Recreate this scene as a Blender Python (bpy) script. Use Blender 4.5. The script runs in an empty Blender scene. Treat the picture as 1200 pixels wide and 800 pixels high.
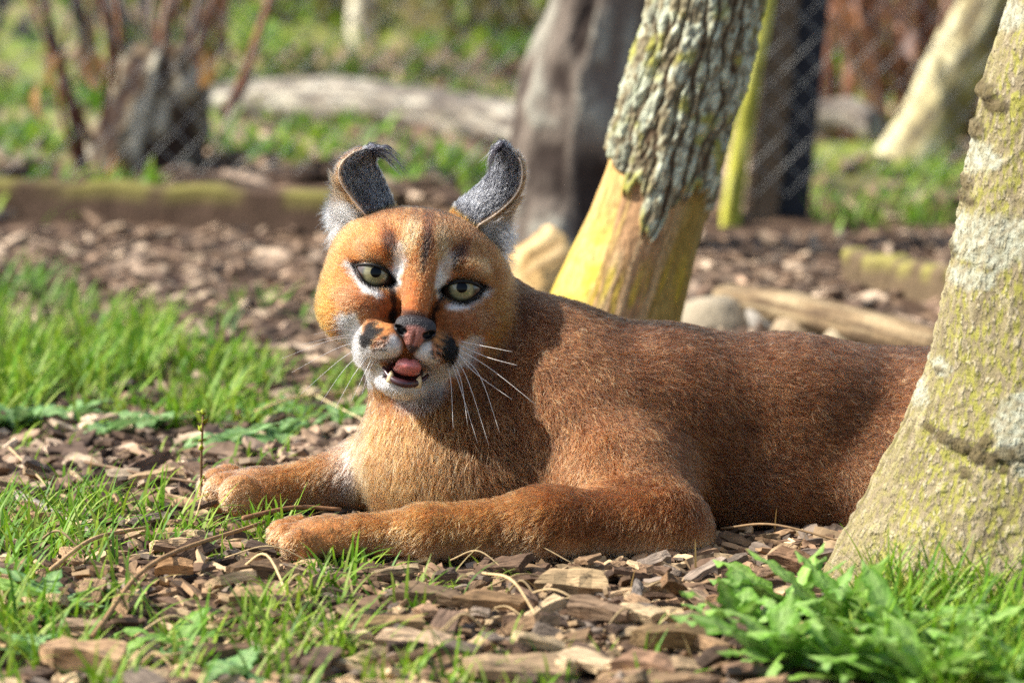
import bpy, math, random
import numpy as np
from mathutils import Vector

# ------------------------------------------------------------------ camera, sky, sun, exposure
SC = bpy.context.scene
COL = SC.collection
FPX = 4456.0                       # focal length in pixels of a 1200 px wide frame
CAM = np.array([0.0, -2.6, 0.45])
PITCH = math.atan(550.0 / FPX)
cam_data = bpy.data.cameras.new('camera')
cam = bpy.data.objects.new('camera', cam_data)
COL.objects.link(cam)
cam.location = CAM
cam.rotation_euler = (math.pi / 2 - PITCH, 0, 0)
cam_data.sensor_width = 36.0
cam_data.lens = 36.0 * FPX / 1200.0
cam_data.clip_start = 0.05
cam_data.clip_end = 400.0
cam_data.dof.use_dof = True
cam_data.dof.focus_distance = 2.54
cam_data.dof.aperture_fstop = 7.8
SC.camera = cam

SUN_TO = np.array([-0.73, -0.02, 0.69])
SUN_TO = SUN_TO / np.linalg.norm(SUN_TO)
world = bpy.data.worlds.new('World')
SC.world = world
world.use_nodes = True
wn = world.node_tree.nodes
sky = wn.new('ShaderNodeTexSky')
sky.sky_type = 'NISHITA'
sky.sun_disc = False
sky.sun_elevation = math.asin(SUN_TO[2])
sky.sun_rotation = math.atan2(SUN_TO[0], SUN_TO[1])
sky.air_density = 1.0
sky.dust_density = 2.0
wn['Background'].inputs['Strength'].default_value = 0.13
world.node_tree.links.new(sky.outputs[0], wn['Background'].inputs['Color'])
sun_data = bpy.data.lights.new('sun', 'SUN')
sun_data.energy = 4.7
sun_data.angle = math.radians(0.6)
sun_data.color = (1.0, 0.95, 0.87)
sun = bpy.data.objects.new('sun', sun_data)
COL.objects.link(sun)
sun.rotation_euler = Vector(-SUN_TO).to_track_quat('-Z', 'Y').to_euler()
sun.location = (-3, -1, 4)

SC.render.engine = 'CYCLES'
SC.view_settings.view_transform = 'Standard'
SC.view_settings.look = 'None'
SC.view_settings.exposure = 0.9
SC.view_settings.gamma = 1.0
SC.view_settings.use_curve_mapping = False
SC.cycles.use_denoising = False      # the grain of the short coat survives best undenoised
SC.cycles.use_adaptive_sampling = False
SC.cycles.pixel_filter_type = 'BLACKMAN_HARRIS'
SC.cycles.filter_width = 1.5
SC.cycles.max_bounces = 6
SC.cycles.transparent_max_bounces = 6
SC.cycles.sample_clamp_indirect = 2.5
SC.cycles_curves.shape = 'RIBBONS'

random.seed(7)
RNG = np.random.default_rng(11)
FWD = np.array([0.0, math.cos(PITCH), -math.sin(PITCH)])
UPV = np.array([0.0, math.sin(PITCH), math.cos(PITCH)])
RGT = np.array([1.0, 0.0, 0.0])


# ------------------------------------------------------------------ helpers
def ray(px, py):
    return FWD + RGT * ((px - 600.0) / FPX) - UPV * ((py - 400.0) / FPX)


def P(px, py, Y):
    """The point at world depth Y whose position in the photograph is (px, py)."""
    d = ray(px, py)
    return CAM + d * ((Y - CAM[1]) / d[1])


def G(px, py, z=0.0):
    """The point of the ground at (px, py) of the photograph."""
    d = ray(px, py)
    return CAM + d * ((z - CAM[2]) / d[2])


def lin(r, g, b):
    c = np.array([r, g, b], float) / 255.0
    return np.where(c <= 0.04045, c / 12.92, ((c + 0.055) / 1.055) ** 2.4)


def nrm(v):
    v = np.asarray(v, float)
    return v / np.maximum(np.linalg.norm(v, axis=-1, keepdims=True), 1e-9)


def smooth(a, b, x):
    t = np.clip((x - a) / (b - a), 0, 1)
    return t * t * (3 - 2 * t)


def mixc(c, d, m):
    return c * (1 - m[:, None]) + np.asarray(d) * m[:, None]


def _hash(ix, iy, iz, seed):
    with np.errstate(over='ignore'):
        h = (ix.astype(np.int64) * 374761393 + iy.astype(np.int64) * 668265263 + iz.astype(np.int64) * 2147483647 + seed * 144665) & 0xffffffff
        h = ((h ^ (h >> 13)) * 1274126177) & 0xffffffff
        h = h ^ (h >> 16)
    return (h & 0xffff) / 65535.0


def noise3(p, seed=0):
    """Value noise in 0..1."""
    p = np.asarray(p, float)
    i = np.floor(p).astype(np.int64)
    f = p - i
    f = f * f * (3 - 2 * f)
    r = 0
    for dx in (0, 1):
        wx = f[..., 0] if dx else 1 - f[..., 0]
        for dy in (0, 1):
            wy = f[..., 1] if dy else 1 - f[..., 1]
            for dz in (0, 1):
                wz = f[..., 2] if dz else 1 - f[..., 2]
                r = r + wx * wy * wz * _hash(i[..., 0] + dx, i[..., 1] + dy, i[..., 2] + dz, seed)
    return r


def fbm(p, octaves=4, seed=0):
    a, s, t = 0.5, 0.0, 0.0
    p = np.asarray(p, float)
    for k in range(octaves):
        s = s + a * noise3(p, seed + k * 17)
        t += a
        a *= 0.5
        p = p * 2.03 + 7.1
    return s / t


def new_mesh(name, V, F, smooth_shade=True):
    me = bpy.data.meshes.new(name)
    V = np.asarray(V, np.float32)
    if isinstance(F, np.ndarray):
        n, k = F.shape
        me.vertices.add(len(V))
        me.vertices.foreach_set('co', V.ravel())
        me.loops.add(n * k)
        me.loops.foreach_set('vertex_index', F.astype(np.int32).ravel())
        me.polygons.add(n)
        me.polygons.foreach_set('loop_start', np.arange(0, n * k, k, dtype=np.int32))
        me.update(calc_edges=True)
    else:
        me.from_pydata([tuple(map(float, v)) for v in V], [], [tuple(int(i) for i in f) for f in F])
        me.update()
    if smooth_shade:
        me.polygons.foreach_set('use_smooth', np.ones(len(me.polygons), bool))
    me.validate()
    return me


def set_col(me, cols, name='Col'):
    a = me.color_attributes.new(name, 'FLOAT_COLOR', 'POINT')
    c = np.ones((len(me.vertices), 4), np.float32)
    c[:, :3] = cols
    a.data.foreach_set('color', c.ravel())


def link(name, me, mat=None, parent=None, label=None, cat=None, group=None, kind=None):
    o = bpy.data.objects.new(name, me)
    COL.objects.link(o)
    if mat is not None and me is not None and len(me.materials) == 0:
        me.materials.append(mat)
    if parent is not None:
        o.parent = parent
        o.matrix_parent_inverse = parent_inverse(parent)
    tag(o, label, cat, group, kind)
    return o


def parent_inverse(p):
    from mathutils import Matrix
    m = Matrix.LocRotScale(p.location, p.rotation_euler, p.scale)
    return m.inverted()


def tag(o, label=None, cat=None, group=None, kind=None):
    if label: o['label'] = label
    if cat: o['category'] = cat
    if group: o['group'] = group
    if kind: o['kind'] = kind


def empty(name, loc, **k):
    o = bpy.data.objects.new(name, None)
    COL.objects.link(o)
    o.location = tuple(float(v) for v in loc)
    tag(o, **k)
    return o


def mat_new(name, rough=0.8, spec=0.3):
    m = bpy.data.materials.new(name)
    m.use_nodes = True
    b = m.node_tree.nodes['Principled BSDF']
    b.inputs['Roughness'].default_value = rough
    b.inputs['Specular IOR Level'].default_value = spec
    return m, m.node_tree.nodes, m.node_tree.links, b


def mat_attr(name, rough=0.8, spec=0.3, grain=(60, 60, 60), amount=0.35, bump=0.3, bump_dist=0.002, detail=6.0, coat=0.0, sss=0.0, translucent=0.0):
    """Colour from the mesh attribute Col, varied by a fine noise, with the same noise as relief."""
    m, n, l, b = mat_new(name, rough, spec)
    at = n.new('ShaderNodeAttribute'); at.attribute_name = 'Col'
    tc = n.new('ShaderNodeTexCoord')
    mp = n.new('ShaderNodeMapping'); mp.inputs['Scale'].default_value = grain
    nz = n.new('ShaderNodeTexNoise'); nz.inputs['Scale'].default_value = 1.0; nz.inputs['Detail'].default_value = detail
    l.new(tc.outputs['Object'], mp.inputs[0]); l.new(mp.outputs[0], nz.inputs['Vector'])
    mr = n.new('ShaderNodeMapRange'); mr.inputs[1].default_value = 0.25; mr.inputs[2].default_value = 0.75
    mr.inputs[3].default_value = 1 - amount; mr.inputs[4].default_value = 1 + amount
    l.new(nz.outputs['Fac'], mr.inputs[0])
    mul = n.new('ShaderNodeVectorMath'); mul.operation = 'SCALE'
    l.new(at.outputs['Color'], mul.inputs[0]); l.new(mr.outputs[0], mul.inputs['Scale'])
    l.new(mul.outputs[0], b.inputs['Base Color'])
    if bump:
        bp = n.new('ShaderNodeBump'); bp.inputs['Strength'].default_value = bump; bp.inputs['Distance'].default_value = bump_dist
        l.new(nz.outputs['Fac'], bp.inputs['Height']); l.new(bp.outputs[0], b.inputs['Normal'])
    if coat:
        b.inputs['Coat Weight'].default_value = coat
    if translucent:
        tr = n.new('ShaderNodeBsdfTranslucent')
        l.new(mul.outputs[0], tr.inputs['Color'])
        mx = n.new('ShaderNodeMixShader'); mx.inputs[0].default_value = translucent
        l.new(b.outputs[0], mx.inputs[1]); l.new(tr.outputs[0], mx.inputs[2])
        l.new(mx.outputs[0], n['Material Output'].inputs[0])
    return m


def mat_plain(name, col, rough=0.5, spec=0.5, coat=0.0):
    m, n, l, b = mat_new(name, rough, spec)
    b.inputs['Base Color'].default_value = (*[float(c) for c in col], 1)
    if coat:
        b.inputs['Coat Weight'].default_value = coat
        b.inputs['Coat Roughness'].default_value = 0.03
    return m


def tube(pts, radii, sides=6, cap=True):
    """A tapering tube along a polyline; returns V, F (list)."""
    pts = np.asarray(pts, float)
    n = len(pts)
    t = nrm(np.gradient(pts, axis=0))
    up = np.array([0, 0, 1.0]) if abs(t[0][2]) < 0.9 else np.array([1.0, 0, 0])
    V = []
    a = nrm(np.cross(t[0], up))
    for i in range(n):
        a = nrm(a - t[i] * np.dot(a, t[i]))
        b = np.cross(t[i], a)
        for k in range(sides):
            q = 2 * math.pi * k / sides
            V.append(pts[i] + (a * math.cos(q) + b * math.sin(q)) * radii[i])
    F = []
    for i in range(n - 1):
        for k in range(sides):
            k2 = (k + 1) % sides
            F.append((i * sides + k, i * sides + k2, (i + 1) * sides + k2, (i + 1) * sides + k))
    if cap:
        F.append(tuple(range(sides))[::-1])
        F.append(tuple((n - 1) * sides + k for k in range(sides)))
    return V, F


def bez(pts, n=12):
    """Catmull-Rom through the points."""
    pts = np.asarray(pts, float)
    q = np.vstack([2 * pts[0] - pts[1], pts, 2 * pts[-1] - pts[-2]])
    out = []
    segs = len(pts) - 1
    for s in np.linspace(0, segs, n):
        i = min(int(s), segs - 1); t = s - i
        p0, p1, p2, p3 = q[i], q[i + 1], q[i + 2], q[i + 3]
        out.append(0.5 * ((2 * p1) + (-p0 + p2) * t + (2 * p0 - 5 * p1 + 4 * p2 - p3) * t * t + (-p0 + 3 * p1 - 3 * p2 + p3) * t ** 3))
    return np.array(out)


class Join:
    """Collects many small pieces into one mesh with colours."""
    def __init__(s): s.V = []; s.F = []; s.C = []; s.n = 0
    def add(s, V, F, c):
        V = np.asarray(V, float)
        s.V.append(V)
        for f in F: s.F.append(tuple(i + s.n for i in f))
        s.C.append(np.broadcast_to(np.asarray(c, float), (len(V), 3)))
        s.n += len(V)
    def mesh(s, name, smooth_shade=True):
        me = new_mesh(name, np.vstack(s.V), s.F, smooth_shade)
        set_col(me, np.vstack(s.C))
        return me


def grid_faces(nu, nv, closed_u=False):
    """Quads of a vertex grid with nv rows of nu vertices."""
    iu = np.arange(nu if closed_u else nu - 1)
    iv = np.arange(nv - 1)
    U, W = np.meshgrid(iu, iv)
    U = U.ravel(); W = W.ravel()
    U2 = (U + 1) % nu
    return np.stack([W * nu + U, W * nu + U2, (W + 1) * nu + U2, (W + 1) * nu + U], 1)
# ------------------------------------------------------------------ ground
PLANK_A, PLANK_B = G(-140, 250), G(470, 281)          # foot of the wooden bed edging at the left


def edge_y(x):
    """World Y of the left bed edging at x."""
    t = (x - PLANK_A[0]) / (PLANK_B[0] - PLANK_A[0])
    return PLANK_A[1] + t * (PLANK_B[1] - PLANK_A[1])


def ground_exact(x, y):
    x = np.asarray(x, float); y = np.asarray(y, float)
    p = np.stack([x, y, 0 * x], -1)
    h = (fbm(p * 5.0, 3, 21) - 0.5) * 0.022
    h = h + (fbm(p * 28.0, 2, 22) - 0.5) * 0.007
    # level under the animal and at the near tree
    flat = np.exp(-(((x - 0.08) / 0.42) ** 2 + ((y - 0.0) / 0.2) ** 2) ** 2)
    h = h * (1 - 0.85 * flat)
    # the planted bed behind the edging stands higher
    bed = smooth(0.0, 0.03, y - edge_y(x) - 0.02) * smooth(0.12, 0.0, x + 0.10)
    h = h + 0.045 * bed + 0.05 * smooth(2.3, 5.0, y) * (1 - 0.9 * bed)
    h = h + (fbm(p * 0.9, 3, 23) - 0.5) * 0.25 * smooth(3.5, 8.0, y)
    return h


GRID = {}


def ground_h(x, y):
    """Height of the built ground sheet, read from its grid."""
    xs, ys, z = GRID['xs'], GRID['ys'], GRID['z']
    i = np.clip(np.searchsorted(xs, x) - 1, 0, len(xs) - 2); j = np.clip(np.searchsorted(ys, y) - 1, 0, len(ys) - 2)
    fx = (x - xs[i]) / (xs[i + 1] - xs[i]); fy = (y - ys[j]) / (ys[j + 1] - ys[j])
    return (z[j, i] * (1 - fx) + z[j, i + 1] * fx) * (1 - fy) + (z[j + 1, i] * (1 - fx) + z[j + 1, i + 1] * fx) * fy


def stretch(lo, hi, flo, fhi, fine, grow=1.16):
    a = list(np.arange(flo, fhi, fine))
    s = fine
    while a[-1] < hi:
        s *= grow; a.append(a[-1] + s)
    s = fine; b = []
    v = flo
    while v > lo:
        s *= grow; v -= s; b.append(v)
    return np.array(b[::-1] + a)


def build_ground():
    xs = stretch(-90, 90, -0.8, 0.8, 0.010)
    ys = stretch(-40, 160, -0.62, 2.4, 0.012)
    X, Y = np.meshgrid(xs, ys)
    Z = ground_exact(X, Y)
    GRID['xs'], GRID['ys'], GRID['z'] = xs, ys, Z
    V = np.stack([X.ravel(), Y.ravel(), Z.ravel()], 1)
    me = new_mesh('ground', V, grid_faces(len(xs), len(ys)))
    p = V * np.array([1, 1, 0])
    n1, n2, n3 = fbm(p * 9, 4, 31), fbm(p * 45, 3, 32), fbm(p * 1.3, 3, 33)
    c = np.tile(lin(76, 59, 46), (len(V), 1))
    c = mixc(c, lin(62, 46, 37), smooth(0.45, 0.65, n1))
    c = mixc(c, lin(150, 124, 98), smooth(0.55, 0.75, n2) * 0.7)
    far = smooth(2.6, 3.2, V[:, 1])
    c = mixc(c, lin(122, 138, 62), far * smooth(0.40, 0.58, n3) * 0.9)
    c = mixc(c, lin(160, 136, 112), far * smooth(0.60, 0.48, n3) * 0.8)
    set_col(me, c)
    m = mat_attr('soil', 0.95, 0.15, (70, 70, 70), 0.5, 0.9, 0.008, detail=10)
    link('ground', me, m, kind='structure')


build_ground()
# ------------------------------------------------------------------ trunks
def trunk_mesh(name, centers, radii, n_row, n_seg, disp, col, zfine=None):
    """A closed trunk along centers; disp(theta, s, p) in metres and col(theta, s, p, d) give relief and colour."""
    C = np.asarray(centers, float); R = np.asarray(radii, float)
    t = np.linspace(0, len(C) - 1, n_row) if zfine is None else zfine
    cc = np.stack([np.interp(t, np.arange(len(C)), C[:, k]) for k in range(3)], 1)
    # smooth the path
    for _ in range(6):
        cc[1:-1] = 0.25 * cc[:-2] + 0.5 * cc[1:-1] + 0.25 * cc[2:]
    rr = np.interp(t, np.arange(len(C)), R)
    th = np.linspace(0, 2 * np.pi, n_seg, endpoint=False)
    TH, I = np.meshgrid(th, np.arange(n_row))
    d0 = np.stack([np.sin(TH), -np.cos(TH), 0 * TH], -1)        # theta 0 faces the viewer
    base = cc[I] + d0 * rr[I][..., None]
    dd = disp(TH.ravel(), t[I].ravel(), base.reshape(-1, 3), d0.reshape(-1, 3))
    V = base.reshape(-1, 3) + d0.reshape(-1, 3) * dd[:, None]
    F = grid_faces(n_seg, n_row, True)
    me = new_mesh(name, V, F)
    set_col(me, col(TH.ravel(), t[I].ravel(), base.reshape(-1, 3), dd))
    return me


def limbs(parent, mat, start, count, r0, spread, length, seed, colour):
    """Bare limbs above the picture, each a part of its tree."""
    rg = np.random.default_rng(seed)
    for k in range(count):
        a = rg.uniform(0, 2 * np.pi)
        d = np.array([math.cos(a) * spread, math.sin(a) * spread, 1.0])
        p = [np.array(start, float)]
        for i in range(5):
            d = nrm(d + rg.normal(0, 0.18, 3))
            p.append(p[-1] + d * length / 5)
        V, F = tube(bez(p, 12), np.linspace(r0, r0 * 0.2, 12), 8)
        me = new_mesh('limb', V, F); set_col(me, colour)
        link('limb', me, mat, parent)


M_BARK = mat_attr('bark', 0.9, 0.2, (220, 220, 120), 0.35, 0.7, 0.003, detail=8)


def smooth_bark():
    m, n, l, b = mat_new('smooth_bark', 0.85, 0.2)
    at = n.new('ShaderNodeAttribute'); at.attribute_name = 'Col'
    al = n.new('ShaderNodeAttribute'); al.attribute_name = 'Algae'
    tc = n.new('ShaderNodeTexCoord')
    def noise(scale, detail, rough=0.55):
        mp = n.new('ShaderNodeMapping'); mp.inputs['Scale'].default_value = scale
        nz = n.new('ShaderNodeTexNoise'); nz.inputs['Scale'].default_value = 1; nz.inputs['Detail'].default_value = detail; nz.inputs['Roughness'].default_value = rough
        l.new(tc.outputs['Object'], mp.inputs[0]); l.new(mp.outputs[0], nz.inputs['Vector'])
        return nz.outputs['Fac']
    def ramp(src, a, c):
        r = n.new('ShaderNodeMapRange'); r.interpolation_type = 'SMOOTHSTEP'
        r.inputs[1].default_value = a; r.inputs[2].default_value = c
        l.new(src, r.inputs[0]); return r.outputs[0]
    def mul(x, y):
        k = n.new('ShaderNodeMath'); k.operation = 'MULTIPLY'; l.new(x, k.inputs[0])
        if isinstance(y, float): k.inputs[1].default_value = y
        else: l.new(y, k.inputs[1])
        return k.outputs[0]
    def mix(fac, x, col):
        k = n.new('ShaderNodeMix'); k.data_type = 'RGBA'; l.new(fac, k.inputs['Factor']); l.new(x, k.inputs[6])
        k.inputs[7].default_value = (*[float(v) for v in col], 1); return k.outputs[2]
    streak = noise((300, 300, 95), 4)
    fleck = noise((330, 330, 170), 2)
    crack = noise((160, 160, 900), 5, 0.7)
    grit = noise((1400, 1400, 1100), 3)
    c = mix(mul(ramp(streak, 0.46, 0.60), mul(al.outputs['Fac'], 0.85)), at.outputs['Color'], lin(150, 147, 64))
    c = mix(mul(ramp(fleck, 0.58, 0.66), mul(al.outputs['Fac'], 0.6)), c, lin(190, 178, 150))
    c = mix(mul(ramp(crack, 0.60, 0.72), 0.5), c, lin(78, 66, 50))
    sc = n.new('ShaderNodeVectorMath'); sc.operation = 'SCALE'
    mr = n.new('ShaderNodeMapRange'); mr.inputs[1].default_value = 0.3; mr.inputs[2].default_value = 0.7; mr.inputs[3].default_value = 0.72; mr.inputs[4].default_value = 1.28
    l.new(grit, mr.inputs[0]); l.new(c, sc.inputs[0]); l.new(mr.outputs[0], sc.inputs['Scale'])
    l.new(sc.outputs[0], b.inputs['Base Color'])
    ad = n.new('ShaderNodeMath'); ad.operation = 'ADD'; l.new(mul(ramp(fleck, 0.5, 0.68), 1.0), ad.inputs[0]); l.new(mul(grit, 0.5), ad.inputs[1])
    a2 = n.new('ShaderNodeMath'); a2.operation = 'SUBTRACT'; l.new(ad.outputs[0], a2.inputs[0]); l.new(mul(ramp(crack, 0.55, 0.75), 0.5), a2.inputs[1])
    bp = n.new('ShaderNodeBump'); bp.inputs['Strength'].default_value = 0.8; bp.inputs['Distance'].default_value = 0.0022
    l.new(a2.outputs[0], bp.inputs['Height']); l.new(bp.outputs[0], b.inputs['Normal'])
    return m


M_BARK_FINE = smooth_bark()


# ---- the near trunk at the right, smooth grey bark with algae and lichen
def near_tree():
    Yc = -0.20
    rows = [(760, 930, 0.150), (715, 962, 0.142), (690, 978, 0.136), (660, 992, 0.128), (620, 1010, 0.120), (580, 1029, 0.114), (540, 1046, 0.109),
            (490, 1067, 0.105), (430, 1087, 0.101), (330, 1108, 0.097), (200, 1132, 0.093), (110, 1150, 0.090), (0, 1180, 0.087), (-60, 1200, 0.086)]
    C, R = [], []
    for py, left, r in rows:
        e = P(left, py, Yc)
        C.append((e[0] + r, Yc, e[2])); R.append(r)
    C[0] = (C[0][0], Yc, -0.06)
    top = np.array(C[-1])
    for z in (0.6, 0.9, 1.3, 1.8):
        C.append((top[0] + (z - top[2]) * 0.12, Yc + 0.05 * z, z)); R.append(0.085 - 0.012 * z)
    nv = 330
    t = np.concatenate([np.linspace(0, 13.2, nv), np.linspace(13.4, len(C) - 1, 14)])
    knots = [(1150, 121, 0.0075), (1157, 157, 0.008), (1133, 134, 0.005), (1170, 112, 0.008), (1180, 126, 0.007), (1146, 222, 0.006), (1138, 238, 0.005), (1128, 300, 0.0055), (1150, 240, 0.004),
             (1096, 505, 0.004), (1110, 512, 0.006), (1124, 520, 0.007), (1140, 526, 0.008), (1156, 530, 0.007), (1172, 524, 0.008), (1188, 520, 0.007), (1150, 512, 0.006), (1126, 548, 0.005), (1168, 540, 0.004), (1110, 440, 0.003)]
    kpos = []
    for px, py, s in knots:
        kpos.append((P(px, py, Yc - 0.06), s * 0.72))
    lich = [(1168, 285, 0.024, 0.019), (1193, 490, 0.018, 0.020), (1196, 525, 0.016, 0.014), (1153, 188, 0.014, 0.012), (1115, 438, 0.006, 0.006), (1088, 470, 0.007, 0.012), (1172, 192, 0.008, 0.006), (1185, 20, 0.02, 0.012), (1150, 330, 0.012, 0.008), (1098, 375, 0.004, 0.008)]
    lpos = [(P(px, py, Yc - 0.07), a, b) for px, py, a, b in lich]

    ALG = {}

    def near(p, q):
        # distance across the bark, ignoring depth, only on the side that faces out
        return np.hypot(p[:, 0] - q[0], p[:, 2] - q[2])

    def disp(th, s, p, d0):
        q = np.stack([th * 0.1, p[:, 2], 0 * th], 1)
        d = (fbm(np.stack([np.cos(th) * 2.2, np.sin(th) * 2.2, p[:, 2] * 5], 1), 3, 41) - 0.5) * 0.014
        d += 0.012 * np.maximum(0, np.sin(th * 3 + 0.5)) * smooth(0.16, -0.02, p[:, 2])          # root flares
        pus = noise3(np.stack([th * 0.1 / 0.0032, p[:, 2] / 0.0065, 0 * th], 1), 43)
        d += 0.0016 * smooth(0.58, 0.85, pus)
        d += 0.0012 * (fbm(np.stack([th * 0.1 / 0.002, p[:, 2] / 0.02, 0 * th], 1), 3, 44) - 0.5)
        fr = d0[:, 1] < 0.3
        for q, r in kpos:
            k = near(p, q) * (0.75 + 0.5 * noise3(p * 300, 46))
            lump = np.sqrt(np.clip(1 - (k / r) ** 2, 0, 1)) * r * 0.45
            d += lump * fr * (0.5 + noise3(p * 700, 47))
        return d

    def col(th, s, p, d):
        n = len(p)
        st = fbm(np.stack([th * 0.1 / 0.010, p[:, 2] / 0.05, 0 * th], 1), 4, 51)
        f2 = fbm(np.stack([th * 0.1 / 0.004, p[:, 2] / 0.008, 0 * th + 3], 1), 3, 52)
        pus = noise3(np.stack([th * 0.1 / 0.0032, p[:, 2] / 0.0065, 0 * th], 1), 43)
        big = fbm(np.stack([np.cos(th) * 1.5, np.sin(th) * 1.5, p[:, 2] * 7], 1), 3, 53)
        c = np.tile(lin(138, 124, 100), (n, 1))
        c = mixc(c, lin(100, 88, 70), smooth(0.5, 0.75, st))
        alg = 0.4 * smooth(0.40, 0.60, big + 0.25 * (f2 - 0.5) + 0.10 * smooth(0.03, 0.2, p[:, 2]) + 0.05 * np.cos(th + 0.8))
        c = mixc(c, lin(146, 140, 58), alg * (0.3 + 0.7 * smooth(0.42, 0.62, f2)) * 0.62)
        c = mixc(c, lin(176, 164, 130), smooth(0.62, 0.85, pus) * 0.7)
        self_mask = np.ones(n)
        for q, a, b in lpos:
            k = np.hypot((p[:, 0] - q[0]) / a, (p[:, 2] - q[2]) / b)
            ed = k + 0.7 * (fbm(p * 160, 3, 55) - 0.5)
            self_mask *= smooth(0.75, 1.1, ed)
            c = mixc(c, lin(180, 182, 160), (1 - smooth(0.80, 1.05, ed)) * (0.25 + 0.6 * smooth(0.4, 0.6, fbm(p * 420, 2, 56))))
        for q, r in kpos:
            k = near(p, q) / r
            c = mixc(c, lin(84, 72, 44), (1 - smooth(0.75, 1.15, k)) * 0.75)
            self_mask *= smooth(0.7, 1.2, k)
            c = mixc(c, lin(34, 28, 22), smooth(0.8, 1.0, k) * (1 - smooth(1.0, 1.35, k)) * 0.7)
        # a bare grey band runs up the outer edge of the trunk
        ALG['m'] = self_mask * (0.35 + 0.65 * smooth(-1.32, -1.1, (th + np.pi) % (2 * np.pi) - np.pi)) * (0.55 + 0.45 * smooth(0.35, 0.6, big))
        return c
    root = empty('tree', (C[1][0], Yc, 0), label='thick near trunk with smooth grey bark, yellow-green algae and pale lichen patches', cat='tree')
    me = trunk_mesh('trunk', C, R, len(t), 300, disp, col, t)
    at = me.attributes.new('Algae', 'FLOAT', 'POINT'); at.data.foreach_set('value', ALG['m'].astype(np.float32))
    link('trunk', me, M_BARK_FINE, root)
    limbs(root, M_BARK_FINE, C[-1], 4, 0.05, 0.8, 1.6, 61, lin(140, 130, 90))


near_tree()


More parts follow.
